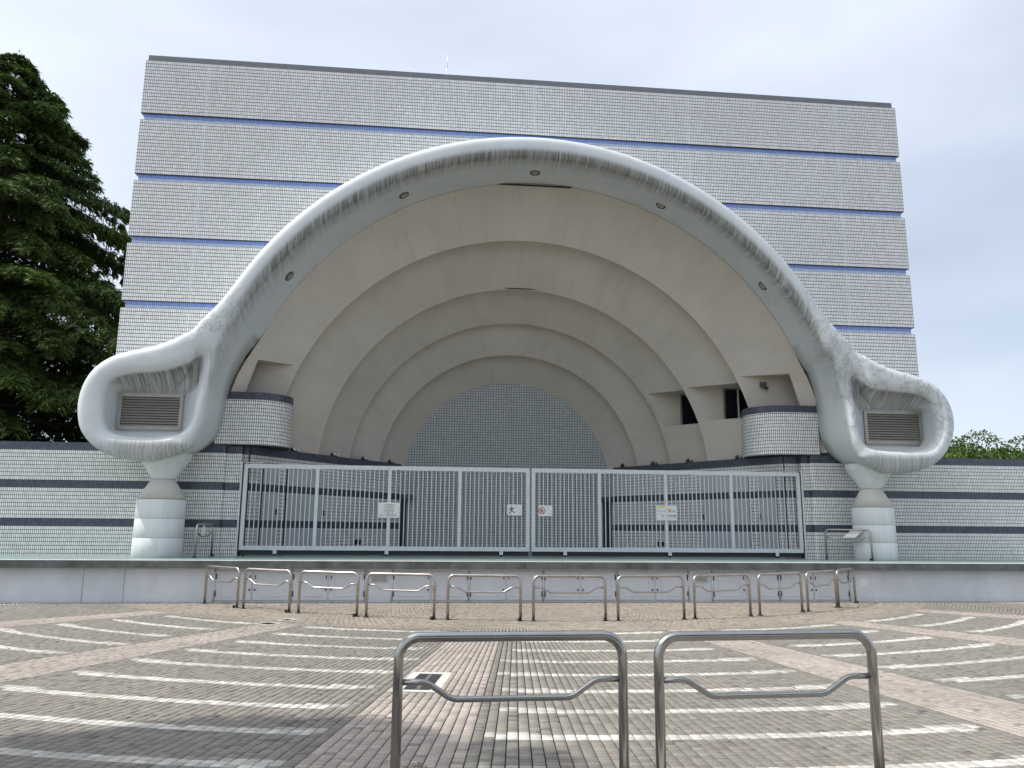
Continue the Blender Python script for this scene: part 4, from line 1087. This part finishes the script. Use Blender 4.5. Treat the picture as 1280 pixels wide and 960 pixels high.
# ------------------------------------------------------------------ trees
def leaf_mesh(name, P, D, S, L_, W_, shade, mat, parent, org):
    """P centre, D long axis, S side axis (n,3) arrays; a four-point leaf each"""
    n = len(P); V = np.zeros((n, 4, 3)); P = P-np.array(org)
    V[:, 0] = P; V[:, 1] = P+D*(L_*.55)[:, None]+S*(W_*.5)[:, None]; V[:, 2] = P+D*L_[:, None]; V[:, 3] = P+D*(L_*.45)[:, None]-S*(W_*.5)[:, None]
    me = bpy.data.meshes.new(name); me.vertices.add(n*4); me.vertices.foreach_set('co', V.ravel())
    me.loops.add(n*4); me.loops.foreach_set('vertex_index', np.arange(n*4, dtype=np.int32)); me.polygons.add(n); me.polygons.foreach_set('loop_start', np.arange(n, dtype=np.int32)*4)
    me.update(calc_edges=True)
    ca = me.color_attributes.new('Col', 'FLOAT_COLOR', 'POINT'); c = np.ones((n, 4, 4)); c[:, :, :3] = shade[:, None, None]; ca.data.foreach_set('color', c.ravel())
    me.materials.append(mat); o = bpy.data.objects.new(name, me); col.objects.link(o); o.parent = parent; return o
def unit(a): return a/(np.linalg.norm(a, axis=-1, keepdims=True)+1e-9)
def conifer(loc, H, Rm, label, group=None, seed=1, density=1.0, lean=.55):
    rg = np.random.default_rng(seed); t = thing('conifer_tree', loc, label, 'tree', group)
    x0, y0, z0 = loc
    tr = MB(); tr.tube([(x0, y0, z0), (x0+.1, y0, z0+H*.3), (x0, y0+.1, z0+H*.7), (x0, y0, z0+H*.98)], [.42, .33, .16, .02], 12); tr.build('trunk', M['bark'], t)
    limbs = MB(); P, D, S, L_, W_, C = [], [], [], [], [], []
    nb_ = int(330*density)
    for k in range(nb_):
        f = (k+.5)/nb_; f = f**.92; h = 1.2+(H-1.2)*f
        prof = min(1, ((1-f)/.62))**.80*(.86+.14*math.sin(f*30))          # rounded cone
        rad = Rm*prof*rg.uniform(.72, 1.10)+.25; az = rg.uniform(0, 2*math.pi)
        m_ = 12; ts = np.linspace(.12, 1, m_)
        rise = rg.uniform(.02, .20); droop = rg.uniform(.24, .42)
        ax = np.stack([x0+np.cos(az)*rad*ts, y0+np.sin(az)*rad*ts, z0+h+rad*(rise*ts-droop*ts**2.2)], 1)
        if k % 2 == 0: limbs.tube([tuple(ax[0]), tuple(ax[m_//2]), tuple(ax[-1])], [.05, .03, .008], 4, caps=False)
        tan = unit(np.gradient(ax, axis=0)); side = unit(np.cross(tan, np.array((0, 0, 1.))))
        per = 40
        ii = np.minimum(m_-1, (2+(m_-2)*rg.random(int(per*(1.4+rad*1.9)))**.62).astype(int))
        sgn = rg.choice((-1, 1), len(ii)); base = ax[ii]+rg.normal(0, .06, (len(ii), 3))
        wid = (.42+.12*rad)*np.sin(np.pi*np.clip(ts[ii], .25, .93))**.6
        # side shoots, each a small row of drooping needles sprays
        dirv = unit(tan[ii]*rg.uniform(.35, .9, (len(ii), 1))+side[ii]*sgn[:, None]+np.array((0, 0, -.18)))
        ln = wid*rg.uniform(.6, 1.15, len(ii))
        for q in range(3):
            u = rg.uniform(.0, .75, len(ii)); pp = base+dirv*(ln*u)[:, None]; pp[:, 2] -= .18*(u*ln)**1.4
            dd = unit(dirv+rg.normal(0, .28, dirv.shape)+np.array((0, 0, -.35))*(.3+u)[:, None])
            sv = unit(np.cross(dd, np.array((0, 0, 1.)))+rg.normal(0, .35, dd.shape)); 
            P.append(pp); D.append(dd); S.append(sv); L_.append(rg.uniform(.15, .33, len(ii))); W_.append(rg.uniform(.040, .085, len(ii)))
            C.append(np.clip(rg.normal(.30+.35*(rg.random()>.5)+.25*(ts[ii]-.5), .20), 0, 1))
    limbs.build('limbs', M['bark'], t)
    leaf_mesh('crown', *(np.concatenate(v) for v in (P, D, S)), np.concatenate(L_), np.concatenate(W_), np.concatenate(C), M['conifer'], t, loc)
    return t
conifer((-17.6, 31.5, 0), 20.8, 9.2, 'tall dark drooping conifer rising behind the left tiled wall, nearest the building', seed=3, density=1.6)
conifer((-26.5, 36.5, 0), 20.5, 9.0, 'dark conifer partly cut off by the left picture edge, behind the nearer conifer', seed=5, density=1.1)
def broadleaf(loc, H, Rx, Rz, n, leaf, label, mat='broadleaf', group=None, seed=1, trunk_r=.25, nclump=40, low=.35):
    rg = np.random.default_rng(seed); t = thing('broadleaf_tree', loc, label, 'tree', group); x0, y0, z0 = loc
    tr = MB(); zc = H-Rz
    tr.tube([(x0, y0, z0), (x0+.1, y0+.05, z0+H*.3), (x0, y0, z0+zc), (x0+.1, y0, z0+H*.85)], [trunk_r, trunk_r*.75, trunk_r*.5, .04], 10)
    tr.build('trunk', M['bark'], t)
    cl = unit(rg.normal(0, 1, (nclump, 3)))*rg.uniform(.45, .93, (nclump, 1)); cl[:, 2] = np.abs(cl[:, 2])*1.0 - low*rg.random(nclump)
    cl = cl*np.array((Rx, Rx, Rz))+np.array((x0, y0, z0+zc)); rad = Rx*rg.uniform(.20, .42, nclump)
    li = MB()
    for c_ in cl[::2]: li.tube([(x0, y0, z0+zc*.62), tuple((c_*.55+np.array((x0, y0, z0+zc*.8))*.45)), tuple(c_)], [trunk_r*.35, trunk_r*.2, .015], 5, caps=False)
    li.build('limbs', M['bark'], t)
    k = rg.integers(0, nclump, n); u = unit(rg.normal(0, 1, (n, 3))); u[:, 2] = np.where(rg.random(n) < .65, np.abs(u[:, 2]), u[:, 2])
    P = cl[k]+u*(rad[k]*rg.uniform(.5, 1.0, n)**.5)[:, None]*np.array((1, 1, .72))
    D = unit(u+rg.normal(0, .7, (n, 3))+np.array((0, 0, -.3))); S = unit(np.cross(D, rg.normal(0, 1, (n, 3))))
    C = np.clip(rg.normal(.45, .2, n)+(rg.random(nclump)-.5)[k]*.5, 0, 1)
    leaf_mesh('crown', P, D, S, leaf*rg.uniform(.7, 1.3, n), leaf*.6*rg.uniform(.7, 1.2, n), C, M[mat], t, loc); return t
TG = 'leafy trees beyond the right wall'
broadleaf((28.5, 47, 0), 7.6, 4.2, 3.4, 26000, .20, 'leafy green tree beyond the right wall, half hidden by the right horn', seed=11, group=TG)
broadleaf((35.0, 50, 0), 8.6, 4.8, 4.0, 28000, .21, 'brighter leafy tree beyond the right wall, at the right picture edge', seed=12, group=TG)
broadleaf((43.0, 56, 0), 10.0, 5.0, 4.4, 16000, .24, 'leafy tree just outside the right picture edge beyond the wall', seed=13, group=TG)
broadleaf((36.8, 39, 0), 9.7, 2.4, 2.2, 3000, .20, 'thin leafy treetop poking against the sky at the right picture edge', seed=14, group=TG, nclump=14)
# the plaza tree whose shade falls across the lower left of the paving
broadleaf((-7.7, 4.3, 0), 10.2, 3.2, 2.1, 36000, .27, 'plaza tree left of the viewpoint, shading the paving', 'shadeleaf', None, 21, .2, 46, .3)
for k, (x, y, h) in enumerate(((2, -11, 11), (10, -12, 12), (18, -9, 12))):
    broadleaf((x, y, 0), h, 5.0, 4.6, 7500, .55, 'leafy plaza tree behind the viewpoint, ' + ('leftmost of three', 'middle of three', 'rightmost of three')[k], 'shadeleaf', 'plaza trees behind the viewpoint', 30+k, .25, 50, .9)
